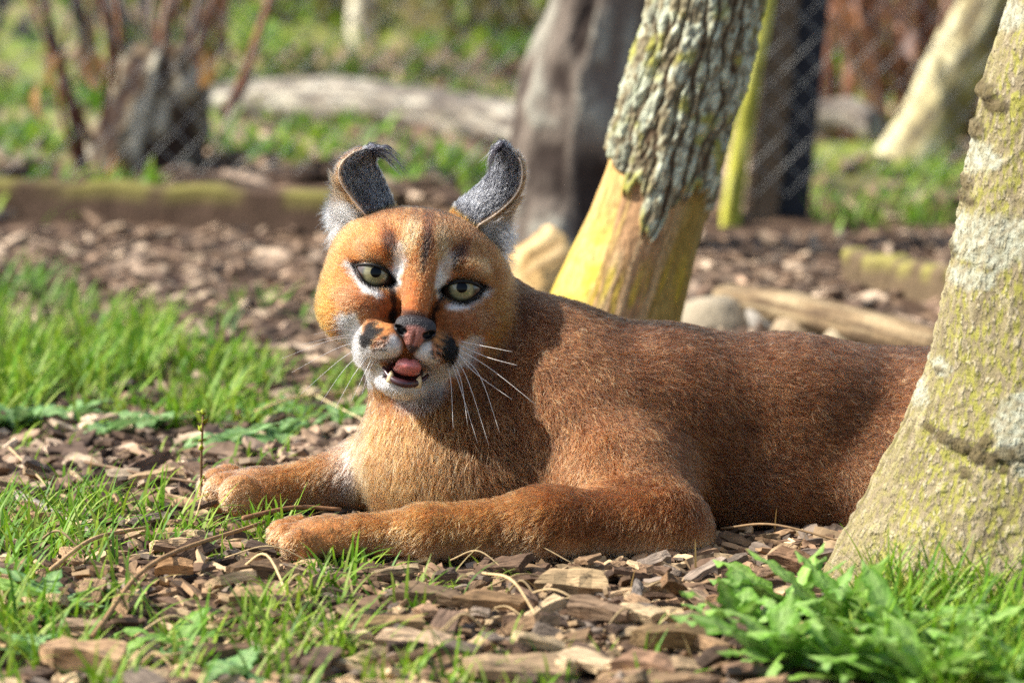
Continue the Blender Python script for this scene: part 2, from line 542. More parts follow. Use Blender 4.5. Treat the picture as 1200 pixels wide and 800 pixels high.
# ---- the leaning trunk behind the caracal, bark torn off its foot
def stripped_tree():
    Yc = 0.50
    dep = lambda py: (P(700, py, Yc) - CAM) @ FWD
    rows = [(520, 618, 788), (430, 632, 790), (370, 643, 796), (345, 650, 802), (300, 668, 813), (250, 690, 828), (200, 706, 840), (160, 717, 850), (100, 738, 868), (40, 756, 882), (0, 767, 891), (-60, 783, 904)]
    C, R = [], []
    for py, a, b in rows:
        q = P((a + b) / 2, py, Yc)
        C.append(q); R.append((b - a) / 2 * dep(py) / FPX)
    C[0] = C[0] * np.array([1, 1, 0]) + np.array([0, 0, -0.05])
    top = np.array(C[-1]); dirn = nrm(np.array(C[-1]) - np.array(C[-4]))
    for L in (0.3, 0.6, 1.0, 1.5):
        C.append(top + dirn * L + np.array([0.0, 0.03 * L, 0])); R.append(R[11] * (1 - 0.15 * L))
    t = np.concatenate([np.linspace(0, 11.2, 300), np.linspace(11.4, len(C) - 1, 14)])
    zb_th = np.radians([-180, -90, -60, -45, -36, -26, -16, -8, -2, 4, 10, 16, 24, 40, 55, 66, 80, 95, 180])
    zb_py = [200, 178, 184, 206, 220, 226, 204, 262, 278, 282, 276, 250, 232, 228, 228, 252, 256, 246, 200]
    zb = np.array([P(760, y, Yc)[2] for y in zb_py])

    def bark_mask(th, p):
        a = (th + np.pi) % (2 * np.pi) - np.pi
        z = np.interp(a, zb_th, zb) + 0.030 * (fbm(np.stack([th * 9, p[:, 2] * 60, 0 * th], 1), 3, 71) - 0.5)
        return smooth(0.0, 0.007, p[:, 2] - z)

    def ridges(th, p):
        w = fbm(np.stack([th * 1.8, p[:, 2] * 9, 0 * th], 1), 2, 72) - 0.5
        w2 = fbm(np.stack([th * 7.0, p[:, 2] * 45, 0 * th], 1), 2, 70) - 0.5
        x = th * 0.052 / 0.0150 + w * 3.2 + w2 * 1.0 + p[:, 2] * 5
        fx = np.abs((x % 1.0) - 0.5) * 2
        brk = noise3(np.stack([np.floor(x) * 3.7, p[:, 2] / 0.028 + w2 * 2, 0 * x], 1), 73)
        r = (1 - fx ** 2.2) * (0.40 + 0.60 * smooth(0.22, 0.42, brk))
        return r * (0.50 + 0.85 * fbm(np.stack([th * 12, p[:, 2] * 110, 0 * th], 1), 3, 74))

    def disp(th, s, p, d0):
        b = bark_mask(th, p)
        d = b * (0.0018 + 0.0052 * ridges(th, p) + 0.0030 * (fbm(np.stack([th * 22, p[:, 2] * 260, 0 * th], 1), 2, 174) - 0.5))
        d += (1 - b) * 0.0022 * (fbm(np.stack([th * 5, p[:, 2] * 12, 0 * th], 1), 3, 75) - 0.5)
        d += 0.010 * (fbm(np.stack([np.cos(th) * 1.6, np.sin(th) * 1.6, p[:, 2] * 9], 1), 2, 76) - 0.5)
        return d

    def col(th, s, p, d):
        n = len(p)
        b = bark_mask(th, p); r = ridges(th, p)
        a = (th + np.pi) % (2 * np.pi) - np.pi
        f = fbm(np.stack([th * 8, p[:, 2] * 90, 0 * th], 1), 3, 77)
        c = np.tile(lin(82, 66, 48), (n, 1))
        c = mixc(c, lin(138, 128, 100), smooth(0.15, 0.42, r))
        c = mixc(c, lin(186, 190, 164), smooth(0.28, 0.55, r) * smooth(0.40, 0.56, f))
        c = mixc(c, lin(70, 56, 42), smooth(0.52, 0.68, fbm(np.stack([th * 18, p[:, 2] * 200, 0 * th + 4], 1), 2, 177)) * 0.6)
        c = mixc(c, lin(150, 148, 62), smooth(0.52, 0.7, fbm(p * 60, 2, 78)) * smooth(0.3, 0.6, r) * 0.8)
        g = fbm(np.stack([th * 6, p[:, 2] * 16, 0 * th], 1), 4, 79)
        wood = np.tile(lin(192, 162, 120), (n, 1))
        wood = mixc(wood, lin(164, 128, 92), smooth(0.42, 0.58, g))
        wood = mixc(wood, lin(120, 92, 62), smooth(0.55, 0.72, fbm(np.stack([th * 16, p[:, 2] * 26, 0 * th + 2], 1), 3, 179)) * 0.6)
        yel = smooth(-0.25, -0.75, a + 1.3 * (g - 0.5)) * smooth(-2.9, -2.2, a)
        wood = mixc(wood, lin(204, 182, 70), yel * smooth(0.21, 0.13, p[:, 2]) * (0.45 + 0.55 * smooth(0.4, 0.6, fbm(p * 42, 3, 178))))
        wood = mixc(wood, lin(206, 170, 96), yel * smooth(0.15, 0.21, p[:, 2]) * 0.6)
        wood = mixc(wood, lin(150, 128, 56), smooth(0.25, 0.7, a + 0.5 * (g - 0.5)) * 0.8)
        wood = mixc(wood, lin(196, 172, 50), smooth(0.55, 0.7, g) * smooth(0.16, 0.10, p[:, 2]) * 0.7)
        return wood * (1 - b[:, None]) + c * b[:, None]
    root = empty('tree', (C[0][0], Yc, 0), label='leaning trunk behind the caracal, rugged bark torn off its yellow foot', cat='tree')
    me = trunk_mesh('trunk', C, R, len(t), 260, disp, col, t)
    link('trunk', me, M_BARK, root)
    limbs(root, M_BARK, C[-1], 4, 0.03, 0.8, 1.4, 62, lin(120, 110, 80))


stripped_tree()


# ---- trunks, stump and saplings farther back
def rough_trunk(name, rows, Yc, label, cat, tones, seed, top_len=1.4, ridge=0.006, cell=0.02, n_row=120, n_seg=90, n_limb=3):
    C, R = [], []
    for py, a, b in rows:
        q = P((a + b) / 2, py, Yc)
        C.append(q); R.append((b - a) / 2 * ((q - CAM) @ FWD) / FPX)
    g0 = float(ground_h(C[0][0], Yc))
    C[0] = np.array([C[0][0], Yc, g0 - 0.04])
    nvis = len(C) - 1
    d = nrm(C[-1] - C[-2]); top = C[-1].copy()
    if top_len:
        for L in (0.33, 0.66, 1.0):
            C.append(top + d * L * top_len); R.append(R[nvis] * (1 - 0.25 * L))
    t = np.concatenate([np.linspace(0, nvis, n_row), np.linspace(nvis, len(C) - 1, 10)[1:]]) if top_len else np.linspace(0, nvis, n_row)
    rm = float(np.mean(R))
    lo, mid, hi = tones

    def rid(th, p):
        w = fbm(np.stack([th * 2, p[:, 2] * 8, 0 * th + seed], 1), 3, seed)
        return fbm(np.stack([th * rm / cell + w * 2, p[:, 2] / (cell * 2.5), 0 * th + seed], 1), 4, seed + 1)

    def disp(th, s, p, d0):
        return ridge * (rid(th, p) - 0.5) * 3 + rm * 0.35 * (fbm(np.stack([np.cos(th), np.sin(th), p[:, 2] * 6], 1), 2, seed + 2) - 0.5)

    def col(th, s, p, dd):
        r = rid(th, p)
        c = np.tile(lo, (len(p), 1))
        c = mixc(c, mid, smooth(0.38, 0.5, r))
        return mixc(c, hi, smooth(0.52, 0.66, r))
    root = empty(name, (C[0][0], Yc, g0), label=label, cat=cat)
    me = trunk_mesh('trunk', C, R, len(t), n_seg, disp, col, t)
    link('trunk', me, M_BARK, root)
    if top_len and n_limb:
        limbs(root, M_BARK, C[-1], n_limb, R[-1] * 0.6, 0.8, 1.2, seed, mid)
    return root, C, R


rough_trunk('tree', [(300, 578, 770), (280, 584, 765), (220, 596, 752), (120, 606, 748), (60, 622, 752), (0, 640, 762), (-60, 652, 774)], 1.95,
            'grey rugged trunk standing just behind the leaning stripped trunk', 'tree', (lin(58, 48, 42), lin(112, 101, 90), lin(146, 142, 128)), 81, ridge=0.010, cell=0.034, n_row=170, n_seg=120)
rough_trunk('sapling', [(262, 842, 866), (240, 845, 868), (120, 867, 888), (0, 890, 908), (-60, 900, 916)], 2.25,
            'slender yellow-green sapling stem beside the fence post', 'sapling', (lin(150, 150, 60), lin(186, 184, 74), lin(206, 204, 110)), 83, ridge=0.001, n_limb=3, n_row=60, n_seg=24)
rough_trunk('tree', [(96, 402, 440), (60, 404, 438), (0, 410, 442), (-60, 414, 444)], 5.6,
            'pale slim tree trunk far behind the fallen log', 'tree', (lin(150, 142, 122), lin(190, 184, 160), lin(214, 208, 184)), 85, ridge=0.002, n_row=60, n_seg=36)
rough_trunk('tree', [(238, 985, 1090), (200, 1015, 1105), (120, 1062, 1140), (40, 1098, 1178), (0, 1118, 1196), (-60, 1150, 1225)], 3.3,
            'pale leaning trunk behind the wire fence at the far side', 'tree', (lin(120, 108, 80), lin(176, 164, 122), lin(204, 196, 158)), 87, ridge=0.004, cell=0.03)
ST, SC_, SR_ = rough_trunk('stump', [(214, 84, 262), (190, 96, 246), (140, 112, 250), (95, 128, 252), (72, 138, 250), (58, 150, 242)], 2.62,
            'cut mossy stump with thin shoots behind the wooden edging', 'stump', (lin(56, 42, 34), lin(110, 98, 78), lin(176, 170, 150)), 89, top_len=0, ridge=0.010, cell=0.022)
# cut top of the stump
_r = SR_[-1]; _c = SC_[-1]
_rows = []
for f in (1.05, 0.8, 0.5, 0.2):
    for a in np.linspace(0, 2 * math.pi, 24, endpoint=False):
        _rows.append(_c + np.array([math.sin(a) * _r * f, -math.cos(a) * _r * f, -0.012 * (f > 1) + 0.014 * (noise3(np.array([math.sin(a) * 3 * f, math.cos(a) * 3 * f, 1.0]), 5) - 0.3)]))
me = new_mesh('cut_top', _rows, [tuple(f) for f in grid_faces(24, 4, True)] + [tuple(72 + k for k in range(24))])
set_col(me, lin(96, 82, 64)); link('cut_top', me, M_BARK, ST)
M_STEM = mat_attr('stem', 0.75, 0.3, (200, 200, 60), 0.3, 0.3, 0.002)
SHOOTS = [((198, 62), (192, 30), (206, -40), 9, lin(150, 122, 100)), ((216, 66), (226, 30), (242, -40), 8, lin(120, 108, 100)), ((226, 72), (236, 40), (262, -40), 6, lin(140, 104, 84)),
          ((262, 135), (286, 90), (330, -40), 11, lin(134, 88, 68)), ((98, 195), (80, 110), (40, -40), 12, lin(84, 52, 40)), ((120, 150), (128, 60), (112, -40), 7, lin(104, 66, 48)),
          ((134, 100), (140, 40), (128, -40), 6, lin(140, 92, 60)), ((180, 60), (176, 20), (186, -40), 6, lin(150, 130, 112)), ((236, 100), (256, 60), (276, -40), 5, lin(110, 90, 76)),
          ((250, 175), (268, 140), (300, 80), 6, lin(170, 160, 140)), ((92, 200), (70, 120), (78, 30), 6, lin(120, 78, 54)), ((110, 170), (60, 60), (20, -40), 7, lin(110, 72, 52))]
for a, b, c, w, colr in SHOOTS:
    pts = bez([P(*a, 2.55), P(*b, 2.53), P(*c, 2.55)], 12)
    k = 0.5 * w * 5.1 / FPX
    V, F = tube(pts, np.linspace(k * 1.25, k * 0.8, 12), 7)
    me = new_mesh('shoot', V, F); set_col(me, colr); link('shoot', me, M_STEM, ST)


# ---- fallen logs, bed edgings and stones
def log_between(name, A, B, r, tones, label, cat, seed, sides=40, rows=70, bend=0.02):
    A = np.asarray(A, float); B = np.asarray(B, float)
    d = nrm(B - A); s = nrm(np.cross(d, [0, 0, 1.0])); u = np.cross(s, d)
    L = np.linalg.norm(B - A)
    T, TH = np.meshgrid(np.linspace(0, 1, rows), np.linspace(0, 2 * np.pi, sides, endpoint=False), indexing='ij')
    T = T.ravel(); TH = TH.ravel()
    q = np.stack([np.cos(TH) * 1.4, np.sin(TH) * 1.4, T * L * 9], 1)
    rr = r * (0.85 + 0.35 * fbm(q, 3, seed)) + r * 0.22 * (fbm(np.stack([TH * 5, T * L * 14, 0 * T], 1), 3, seed + 1) - 0.5)
    rr = rr * np.where((T < 0.001) | (T > 0.999), 0.55, 1)
    cen = A + d * (T * L)[:, None] + u * (bend * np.sin(T * 3.1))[:, None] + s * (bend * np.sin(T * 5.0 + seed))[:, None]
    V = cen + (s * np.cos(TH)[:, None] + u * np.sin(TH)[:, None]) * rr[:, None]
    F = [tuple(f) for f in grid_faces(sides, rows, True)]
    F.append(tuple(range(sides))[::-1]); F.append(tuple((rows - 1) * sides + k for k in range(sides)))
    me = new_mesh(name, V, F)
    f = fbm(np.stack([TH * 6, T * L * 12, 0 * T], 1), 4, seed + 2)
    c = np.tile(tones[0], (len(V), 1)); c = mixc(c, tones[1], smooth(0.4, 0.55, f)); c = mixc(c, tones[2], smooth(0.55, 0.7, f))
    set_col(me, c)
    return link(name, me, M_BARK, label=label, cat=cat)


def up(p, dz):
    return np.asarray(p, float) + np.array([0, 0, dz])


GREYS = (lin(92, 84, 76), lin(140, 132, 118), lin(176, 170, 154))
log_between('fallen_log', up(G(255, 158), 0.05), up(G(640, 205), 0.05), 0.036, GREYS, 'long grey fallen log lying on the green bed behind', 'log', 101, bend=0.03)
log_between('fallen_log', up(G(930, 205), 0.07), up(G(1035, 212), 0.08), 0.022, GREYS, 'short grey branch piece lying behind the wire fence', 'log', 103)
log_between('edging_log', G(838, 352, 0.02), G(1110, 408, 0.02), 0.016, (lin(92, 75, 56), lin(130, 110, 82), lin(158, 140, 108)), 'tan log edging behind the back of the caracal', 'log', 105, bend=0.008)
log_between('cut_log', G(600, 335, 0.02), G(672, 322, 0.02), 0.034, (lin(170, 134, 86), lin(206, 170, 112), lin(222, 190, 136)), 'pale tan cut log lying behind the shoulder of the caracal', 'log', 107)


def plank(name, A, B, h, th, tones, label, seed):
    """A weathered board on edge, mossy along its top."""
    A = np.asarray(A, float); B = np.asarray(B, float)
    d = nrm((B - A) * [1, 1, 0]); s = np.array([-d[1], d[0], 0])
    L = np.linalg.norm((B - A)[:2]); n = 90
    prof = [(-th / 2, -0.03), (-th / 2, h * 0.5), (-th / 2, h - 0.006), (-th / 2 + 0.006, h), (th / 2 - 0.006, h), (th / 2, h - 0.006), (th / 2, -0.03)]
    V, C = [], []
    for i in range(n):
        q = A + d * L * i / (n - 1)
        for (a, z) in prof:
            j = noise3(np.array([i * 0.35, a * 90, z * 50 + seed]), seed)
            V.append(q * [1, 1, 0] + s * (a + 0.006 * (j - 0.5)) + np.array([0, 0, A[2] + (B[2] - A[2]) * i / (n - 1) + z + 0.008 * (noise3(np.array([i * 0.12, 0, seed]), seed) - 0.5)]))
            m = smooth(0.35, 0.6, noise3(np.array([i * 0.22, z * 30, 3.0]), seed + 1)) * (z > h * 0.8)
            C.append(tones[0] * (1 - m) + tones[1] * m)
    k = len(prof)
    F = [(i * k + a, (i + 1) * k + a, (i + 1) * k + (a + 1) % k, i * k + (a + 1) % k) for i in range(n - 1) for a in range(k)]
    F.append(tuple(range(k))); F.append(tuple((n - 1) * k + a for a in range(k))[::-1])
    me = new_mesh(name, V, F, False); set_col(me, np.array(C))
    return link(name, me, M_BARK, label=label, cat='edging')


plank('edging_board', up(PLANK_A, 0), up(PLANK_B, 0), 0.056, 0.035, (lin(74, 58, 46), lin(112, 106, 56)), 'dark mossy wooden edging board in front of the planted bed', 111)
plank('edging_board', G(1000, 338), G(1180, 372), 0.042, 0.03, (lin(104, 88, 66), lin(134, 126, 70)), 'low brown edging board below the grass behind the near trunk', 113)


def stone(px, py, w, hgt, dpt, colr, label, seed):
    c = G(px, py)
    V, F = [], []
    n, m = 18, 12
    for i in range(m + 1):
        ph = math.pi * i / m
        for k in range(n):
            a = 2 * math.pi * k / n
            v = np.array([math.sin(ph) * math.cos(a), math.sin(ph) * math.sin(a), math.cos(ph)])
            v = np.sign(v) * np.abs(v) ** 0.75
            j = 0.8 + 0.45 * fbm(v * 1.6 + seed, 3, seed)
            V.append(c + v * np.array([w / 2, dpt / 2, hgt]) * j)
    F = grid_faces(n, m + 1, True)
    me = new_mesh('stone', V, F)
    f = fbm(np.array(V) * 60, 3, seed)
    set_col(me, colr * (0.7 + 0.6 * f)[:, None])
    link('stone', me, M_BARK, label=label, cat='stone')


stone(838, 384, 0.075, 0.030, 0.07, lin(150, 138, 116), 'flat pale stone between the stripped trunk and the log edging', 121)
stone(905, 386, 0.050, 0.034, 0.05, lin(140, 134, 124), 'upright grey stone against the log edging', 122)
stone(940, 398, 0.060, 0.022, 0.05, lin(148, 130, 104), 'low tan stone beside the upright grey stone', 123)
stone(1010, 410, 0.075, 0.024, 0.05, lin(158, 144, 118), 'cream flat stone above the back of the caracal', 124)
stone(1062, 416, 0.055, 0.020, 0.05, lin(190, 140, 76), 'orange-brown stone beside the near trunk', 125)
# ------------------------------------------------------------------ wire fence with its post
FENCE_Y = 2.36


def build_fence():
    root = empty('wire_fence', (0.0, FENCE_Y, 0.0), label='chain-link wire fence crossing behind the wooden edging', cat='fence')
    J = Join()
    cell = 0.042; x0, x1, h = -1.3, 1.3, 1.05
    n = int((x1 - x0) / cell)
    z0 = 0.03
    steps = int(h / (cell / 2))
    for k in range(-steps // 2, n + 1):
        for s in (-1, 1):
            pts = []
            for i in range(0, steps + 1):
                x = x0 + k * cell + s * i * cell / 2 + (steps // 2 * cell / 2 if s > 0 else steps // 2 * cell / 2)
                if x0 <= x <= x1:
                    pts.append((x, FENCE_Y + (0.002 if (i % 2) else -0.002) * s, z0 + i * cell / 2))
            if len(pts) > 2:
                pts = [pts[0], *pts[2:-1:3], pts[-1]]
                V, F = tube(pts, [0.00085] * len(pts), 3, cap=False)
                J.add(V, F, lin(150, 150, 146))
    wire = J.mesh('wire_mesh')
    m = mat_attr('galvanised_wire', 1.0, 0.0, (90, 90, 90), 0.15, 0)
    m.node_tree.nodes['Principled BSDF'].inputs['Metallic'].default_value = 0.0
    link('wire_mesh', wire, m, root, kind='stuff')
    # square wooden post with worn corners
    def post(name, base_px, top_px, w, dpt, Y, colr, label, cat, mat, parent=None, seed=5):
        B = P(*base_px, Y); T = P(*top_px, Y)
        B[2] = -0.05
        ax = T - B; T = B + ax * (1.15 / ax[2])
        V, C = [], []
        n = 60; prof = []
        for cx, cy in ((-1, -1), (1, -1), (1, 1), (-1, 1)):
            for o in ((0.8, 1.0), (1.0, 0.8)):
                ox, oy = o if cx * cy > 0 else o[::-1]
                prof.append((cx * ox * w / 2, cy * oy * dpt / 2))
        k = len(prof)
        for i in range(n):
            q = B + (T - B) * i / (n - 1)
            for a, b in prof:
                j = noise3(np.array([a * 200, b * 200, i * 0.4]), seed) - 0.5
                V.append(q + np.array([a * (1 + 0.08 * j), b * (1 + 0.08 * j), 0])); C.append(colr * (0.8 + 0.5 * noise3(np.array([a * 300, i * 0.15, b * 300]), seed)))
        F = [(i * k + a, i * k + (a + 1) % k, (i + 1) * k + (a + 1) % k, (i + 1) * k + a) for i in range(n - 1) for a in range(k)]
        F.append(tuple(range(k))[::-1]); F.append(tuple((n - 1) * k + a for a in range(k)))
        me = new_mesh(name, V, F, False); set_col(me, np.array(C))
        return link(name, me, mat, parent, label=label, cat=cat)
    post('fence_post', (888, 248), (918, 0), 0.042, 0.046, FENCE_Y + 0.03, lin(104, 90, 74), 'square weathered brown post of the wire fence', 'post', M_BARK, None)
    dark = mat_attr('dark_rubber', 0.6, 0.3, (40, 40, 40), 0.2, 0.2)
    post('dark_strip', (924, 250), (953, 0), 0.042, 0.012, FENCE_Y + 0.035, lin(40, 42, 50), 'dark upright strip behind the wire mesh beside the brown post', 'post', dark, None, 9)


build_fence()
# ------------------------------------------------------------------ caracal
# ---- implicit body: tapered capsules and ellipsoids blended together, meshed as one continuous surface
ROLL, YAW, NOD = math.radians(10.0), math.radians(4.0), math.radians(2.0)
_x = RGT * math.cos(ROLL) - UPV * math.sin(ROLL)
_y = RGT * math.sin(ROLL) + UPV * math.cos(ROLL)
_z = -FWD
_z, _x = _z * math.cos(YAW) + _x * math.sin(YAW), _x * math.cos(YAW) - _z * math.sin(YAW)
_z, _y = _z * math.cos(NOD) - _y * math.sin(NOD), _y * math.cos(NOD) + _z * math.sin(NOD)
HM = np.stack([_x, _y, _z], 1)                 # columns: head right, head up, out of the face
HO = P(491, 330, -0.005)


def HL(u, v, w):
    """Head coordinates in millimetres to the world."""
    return HO + HM @ (np.array([u, v, w]) * 0.001)


def to_head(p):
    return ((p - HO) @ HM) * 1000.0


PR = []                                        # the primitives


def ell(c, r, k=0.02, flow=(0, 0, 0), tag='body', rot=None):
    PR.append(dict(t='e', c=np.array(c, float), r=np.array(r, float), k=k, flow=np.array(flow, float), tag=tag, rot=rot))


def cone(a, b, ra, rb, k=0.02, flow=None, tag='body', sq=1.0):
    a = np.array(a, float); b = np.array(b, float)
    f = nrm(b - a) if flow is None else np.array(flow, float)
    PR.append(dict(t='c', a=a, b=b, ra=ra, rb=rb, k=k, flow=f, tag=tag))


def dist(p, d):
    if d['t'] == 'e':
        q = p - d['c']
        if d['rot'] is not None:
            q = q @ d['rot']
        k0 = np.sqrt(((q / d['r']) ** 2).sum(-1))
        k1 = np.sqrt(((q / d['r'] ** 2) ** 2).sum(-1))
        return k0 * (k0 - 1.0) / np.maximum(k1, 1e-6)
    ab = d['b'] - d['a']
    q = p - d['a']
    t = np.clip((q @ ab) / (ab @ ab), 0, 1)
    return np.sqrt(((q - t[..., None] * ab) ** 2).sum(-1)) - (d['ra'] + (d['rb'] - d['ra']) * t)


def hell(c, r, k=0.012, tag='head', flow=(0, 0, 0)):
    ell(HL(*c), np.array(r) * 0.001, k, flow, tag, rot=HM)


def hcone(a, b, ra, rb, k=0.012, tag='head'):
    cone(HL(*a), HL(*b), ra * 0.001, rb * 0.001, k, (0, 0, 0), tag)


BACKF = np.array([0.80, 0.15, -0.45])
# torso, from the withers to the rump behind the tree
cone(P(660, 500, 0.055), P(770, 506, 0.05), 0.072, 0.071, 0.03, BACKF)
cone(P(770, 506, 0.05), P(920, 518, 0.07), 0.071, 0.071, 0.03, BACKF)
cone(P(920, 518, 0.07), P(1090, 523, 0.11), 0.071, 0.072, 0.03, BACKF)
ell(P(880, 570, 0.065), (0.15, 0.085, 0.05), 0.03, BACKF)
ell(P(1080, 560, 0.09), (0.10, 0.088, 0.062), 0.03, BACKF)
# rump, thighs, folded hind legs and tail (hidden by the tree from here)
ell(P(1180, 520, 0.15), (0.085, 0.08, 0.07), 0.03, BACKF)
cone(P(1130, 520, 0.055), P(1050, 600, 0.012), 0.058, 0.045, 0.03, (0.5, 0, -0.8))
cone(P(1050, 625, 0.005), P(1180, 628, 0.0), 0.024, 0.019, 0.02)
cone(P(1180, 628, 0.0), P(1100, 640, -0.03), 0.019, 0.018, 0.02)
_t = [np.array(P(1240, 540, 0.20)), np.array([0.46, 0.24, 0.035]), np.array([0.50, 0.17, 0.022]), np.array([0.47, 0.08, 0.02]), np.array([0.40, 0.04, 0.018])]
for i in range(4):
    cone(_t[i], _t[i + 1], 0.024 - 0.003 * i, 0.021 - 0.003 * i, 0.02, tag='tail')
# neck and chest
cone(P(538, 382, 0.065), P(640, 472, 0.062), 0.050, 0.064, 0.03, (0.75, 0.1, -0.6), 'neck')
cone(P(520, 400, 0.055), P(540, 520, 0.045), 0.048, 0.062, 0.03, (0.05, -0.15, -1), 'chest')
ell(P(540, 545, 0.045), (0.068, 0.062, 0.062), 0.03, (0.05, -0.2, -1), 'chest')
ell(P(600, 560, 0.04), (0.075, 0.075, 0.06), 0.03, (0.3, -0.1, -0.9), 'chest')
# near shoulder and foreleg
cone(P(655, 425, 0.045), P(690, 500, 0.012), 0.036, 0.042, 0.03, (0.5, 0, -0.85), 'shoulder')
cone(P(665, 485, 0.022), P(735, 572, -0.030), 0.050, 0.044, 0.026, (0.5, 0, -0.85), 'shoulder')
cone(P(735, 578, -0.040), P(768, 622, -0.080), 0.045, 0.034, 0.024, (0.35, 0, -0.9), 'shoulder')
cone(P(772, 628, -0.094), P(640, 623, -0.118), 0.032, 0.0290, 0.026, (-0.75, -0.1, -0.65), 'leg')
cone(P(640, 623, -0.118), P(500, 627, -0.130), 0.0280, 0.0200, 0.016, (-0.8, -0.1, -0.6), 'leg')
cone(P(500, 627, -0.130), P(428, 626, -0.132), 0.0195, 0.0155, 0.012, (-0.85, -0.1, -0.5), 'leg')
ell(P(383, 631, -0.130), (0.031, 0.023, 0.0170), 0.010, (-0.9, -0.1, -0.4), 'paw')
for dx, dy, dY in ((352, 640, -0.150), (338, 632, -0.133), (334, 626, -0.115), (348, 623, -0.100)):
    ell(P(dx, dy, dY), (0.0165, 0.0100, 0.0135), 0.003, (-0.9, -0.1, -0.4), 'paw')
# far foreleg
cone(P(520, 530, 0.075), P(440, 553, 0.065), 0.034, 0.0265, 0.016, (-0.8, -0.1, -0.55), 'leg')
cone(P(440, 553, 0.065), P(345, 572, 0.05), 0.0265, 0.0185, 0.014, (-0.85, -0.1, -0.5), 'leg')
ell(P(303, 575, 0.045), (0.029, 0.023, 0.0190), 0.010, (-0.9, -0.15, -0.35), 'paw')
for dx, dy, dY in ((283, 581, 0.018), (264, 578, 0.032), (257, 573, 0.052), (268, 568, 0.070)):
    ell(P(dx, dy, dY), (0.0180, 0.0108, 0.0178), 0.003, (-0.9, -0.15, -0.35), 'paw')

N_BODY = len(PR)
# head, millimetres in its own frame
hell((0, 8, -46), (57, 40, 50), 0.015)
hell((0, 25, -36), (43, 23, 36), 0.015)
for s in (-1, 1):
    hell((s * 44, 6, -44), (18, 24, 26), 0.016)
for s in (-1, 1):
    hell((s * 39, -23, -35), (27, 30, 33), 0.016)
    hell((s * 28, 14.5, -9.5), (17, 8.5, 14), 0.011)
    hell((s * 29, -20, -7), (18, 14, 16), 0.016)
    hell((s * 13.5, -43, 19), (15.5, 13, 17), 0.006, 'muzzle')
    hell((s * 23, -44, 8), (13, 14, 16), 0.010, 'muzzle')
    hell((s * 26, -52, -12), (11.5, 14, 17), 0.012, 'head')
hcone((0, 20, -12), (0, -24, 22), 17, 10.5, 0.012)
hcone((0, -60, -28), (0, -68, 2), 24, 13, 0.012, 'muzzle')
hell((0, -71, 8), (18, 8.5, 15), 0.008, 'muzzle')
hcone((0, -30, -50), (20, -55, -75), 42, 40, 0.02)

EYES = [(-30.0, 0.5, -4.0), (30.0, 0.5, -4.0)]
EYE_R = 14.5


def eye_local(q, s):
    """Coordinates of the eye opening: along the slit (outer corner up), across it."""
    a = math.radians(14.0) * s
    x = q[..., 0] - s * 30.0; y = q[..., 1] + 0.5
    return (x * math.cos(a) + y * math.sin(a)) * s, -x * math.sin(a) + y * math.cos(a)


def almond(q, s):
    """< 0 inside the lid opening; millimetres."""
    e, h = eye_local(q, s)
    xx = np.clip((e + 0.2) / 16.0, -1.4, 1.4)
    top = 6.4 * (1 - np.abs(xx) ** 1.9) - 0.4
    bot = -9.2 * (1 - np.abs(xx) ** 1.8) + 0.3
    return np.maximum(np.maximum(h - top, bot - h) * 0.8, np.abs(e) - 16.5)


def mouth(q):
    """< 0 inside the open mouth; millimetres."""
    x, y, z = q[..., 0], q[..., 1], q[..., 2]
    x = x - 1.5
    k = np.sqrt((x / 18.0) ** 2 + ((y + 61.5 + 0.004 * x * x) / 8.6) ** 2 + ((z - 18) / 24.0) ** 2)
    return (k - 1.0) * 8.0


def carve_head(f, p):
    q = to_head(p)
    for s in (-1, 1):
        al = almond(q, s)
        c = np.maximum(al, np.abs(q[..., 2] - 6.0) - 22.0) * 0.001
        f = smax(f, -c, 0.0025)
    f = smax(f, -mouth(q) * 0.001, 0.003)
    return f


def smin(a, b, k):
    h = np.maximum(k - np.abs(a - b), 0) / k
    return np.minimum(a, b) - h * h * k * 0.25


def smax(a, b, k):
    return -smin(-a, -b, k)


def axis(lo, hi, flo, fhi, step, fine):
    a = np.arange(lo, flo, step)
    b = np.arange(flo, fhi, fine)
    c = np.arange(fhi, hi + step, step)
    return np.concatenate([a, b, c])


XS = axis(-0.26, 0.58, HO[0] - 0.085, HO[0] + 0.085, 0.005, 0.002)
YS = axis(-0.20, 0.30, HO[1] - 0.055, HO[1] + 0.075, 0.005, 0.002)
ZS = axis(-0.012, 0.26, HO[2] - 0.095, HO[2] + 0.065, 0.004, 0.002)


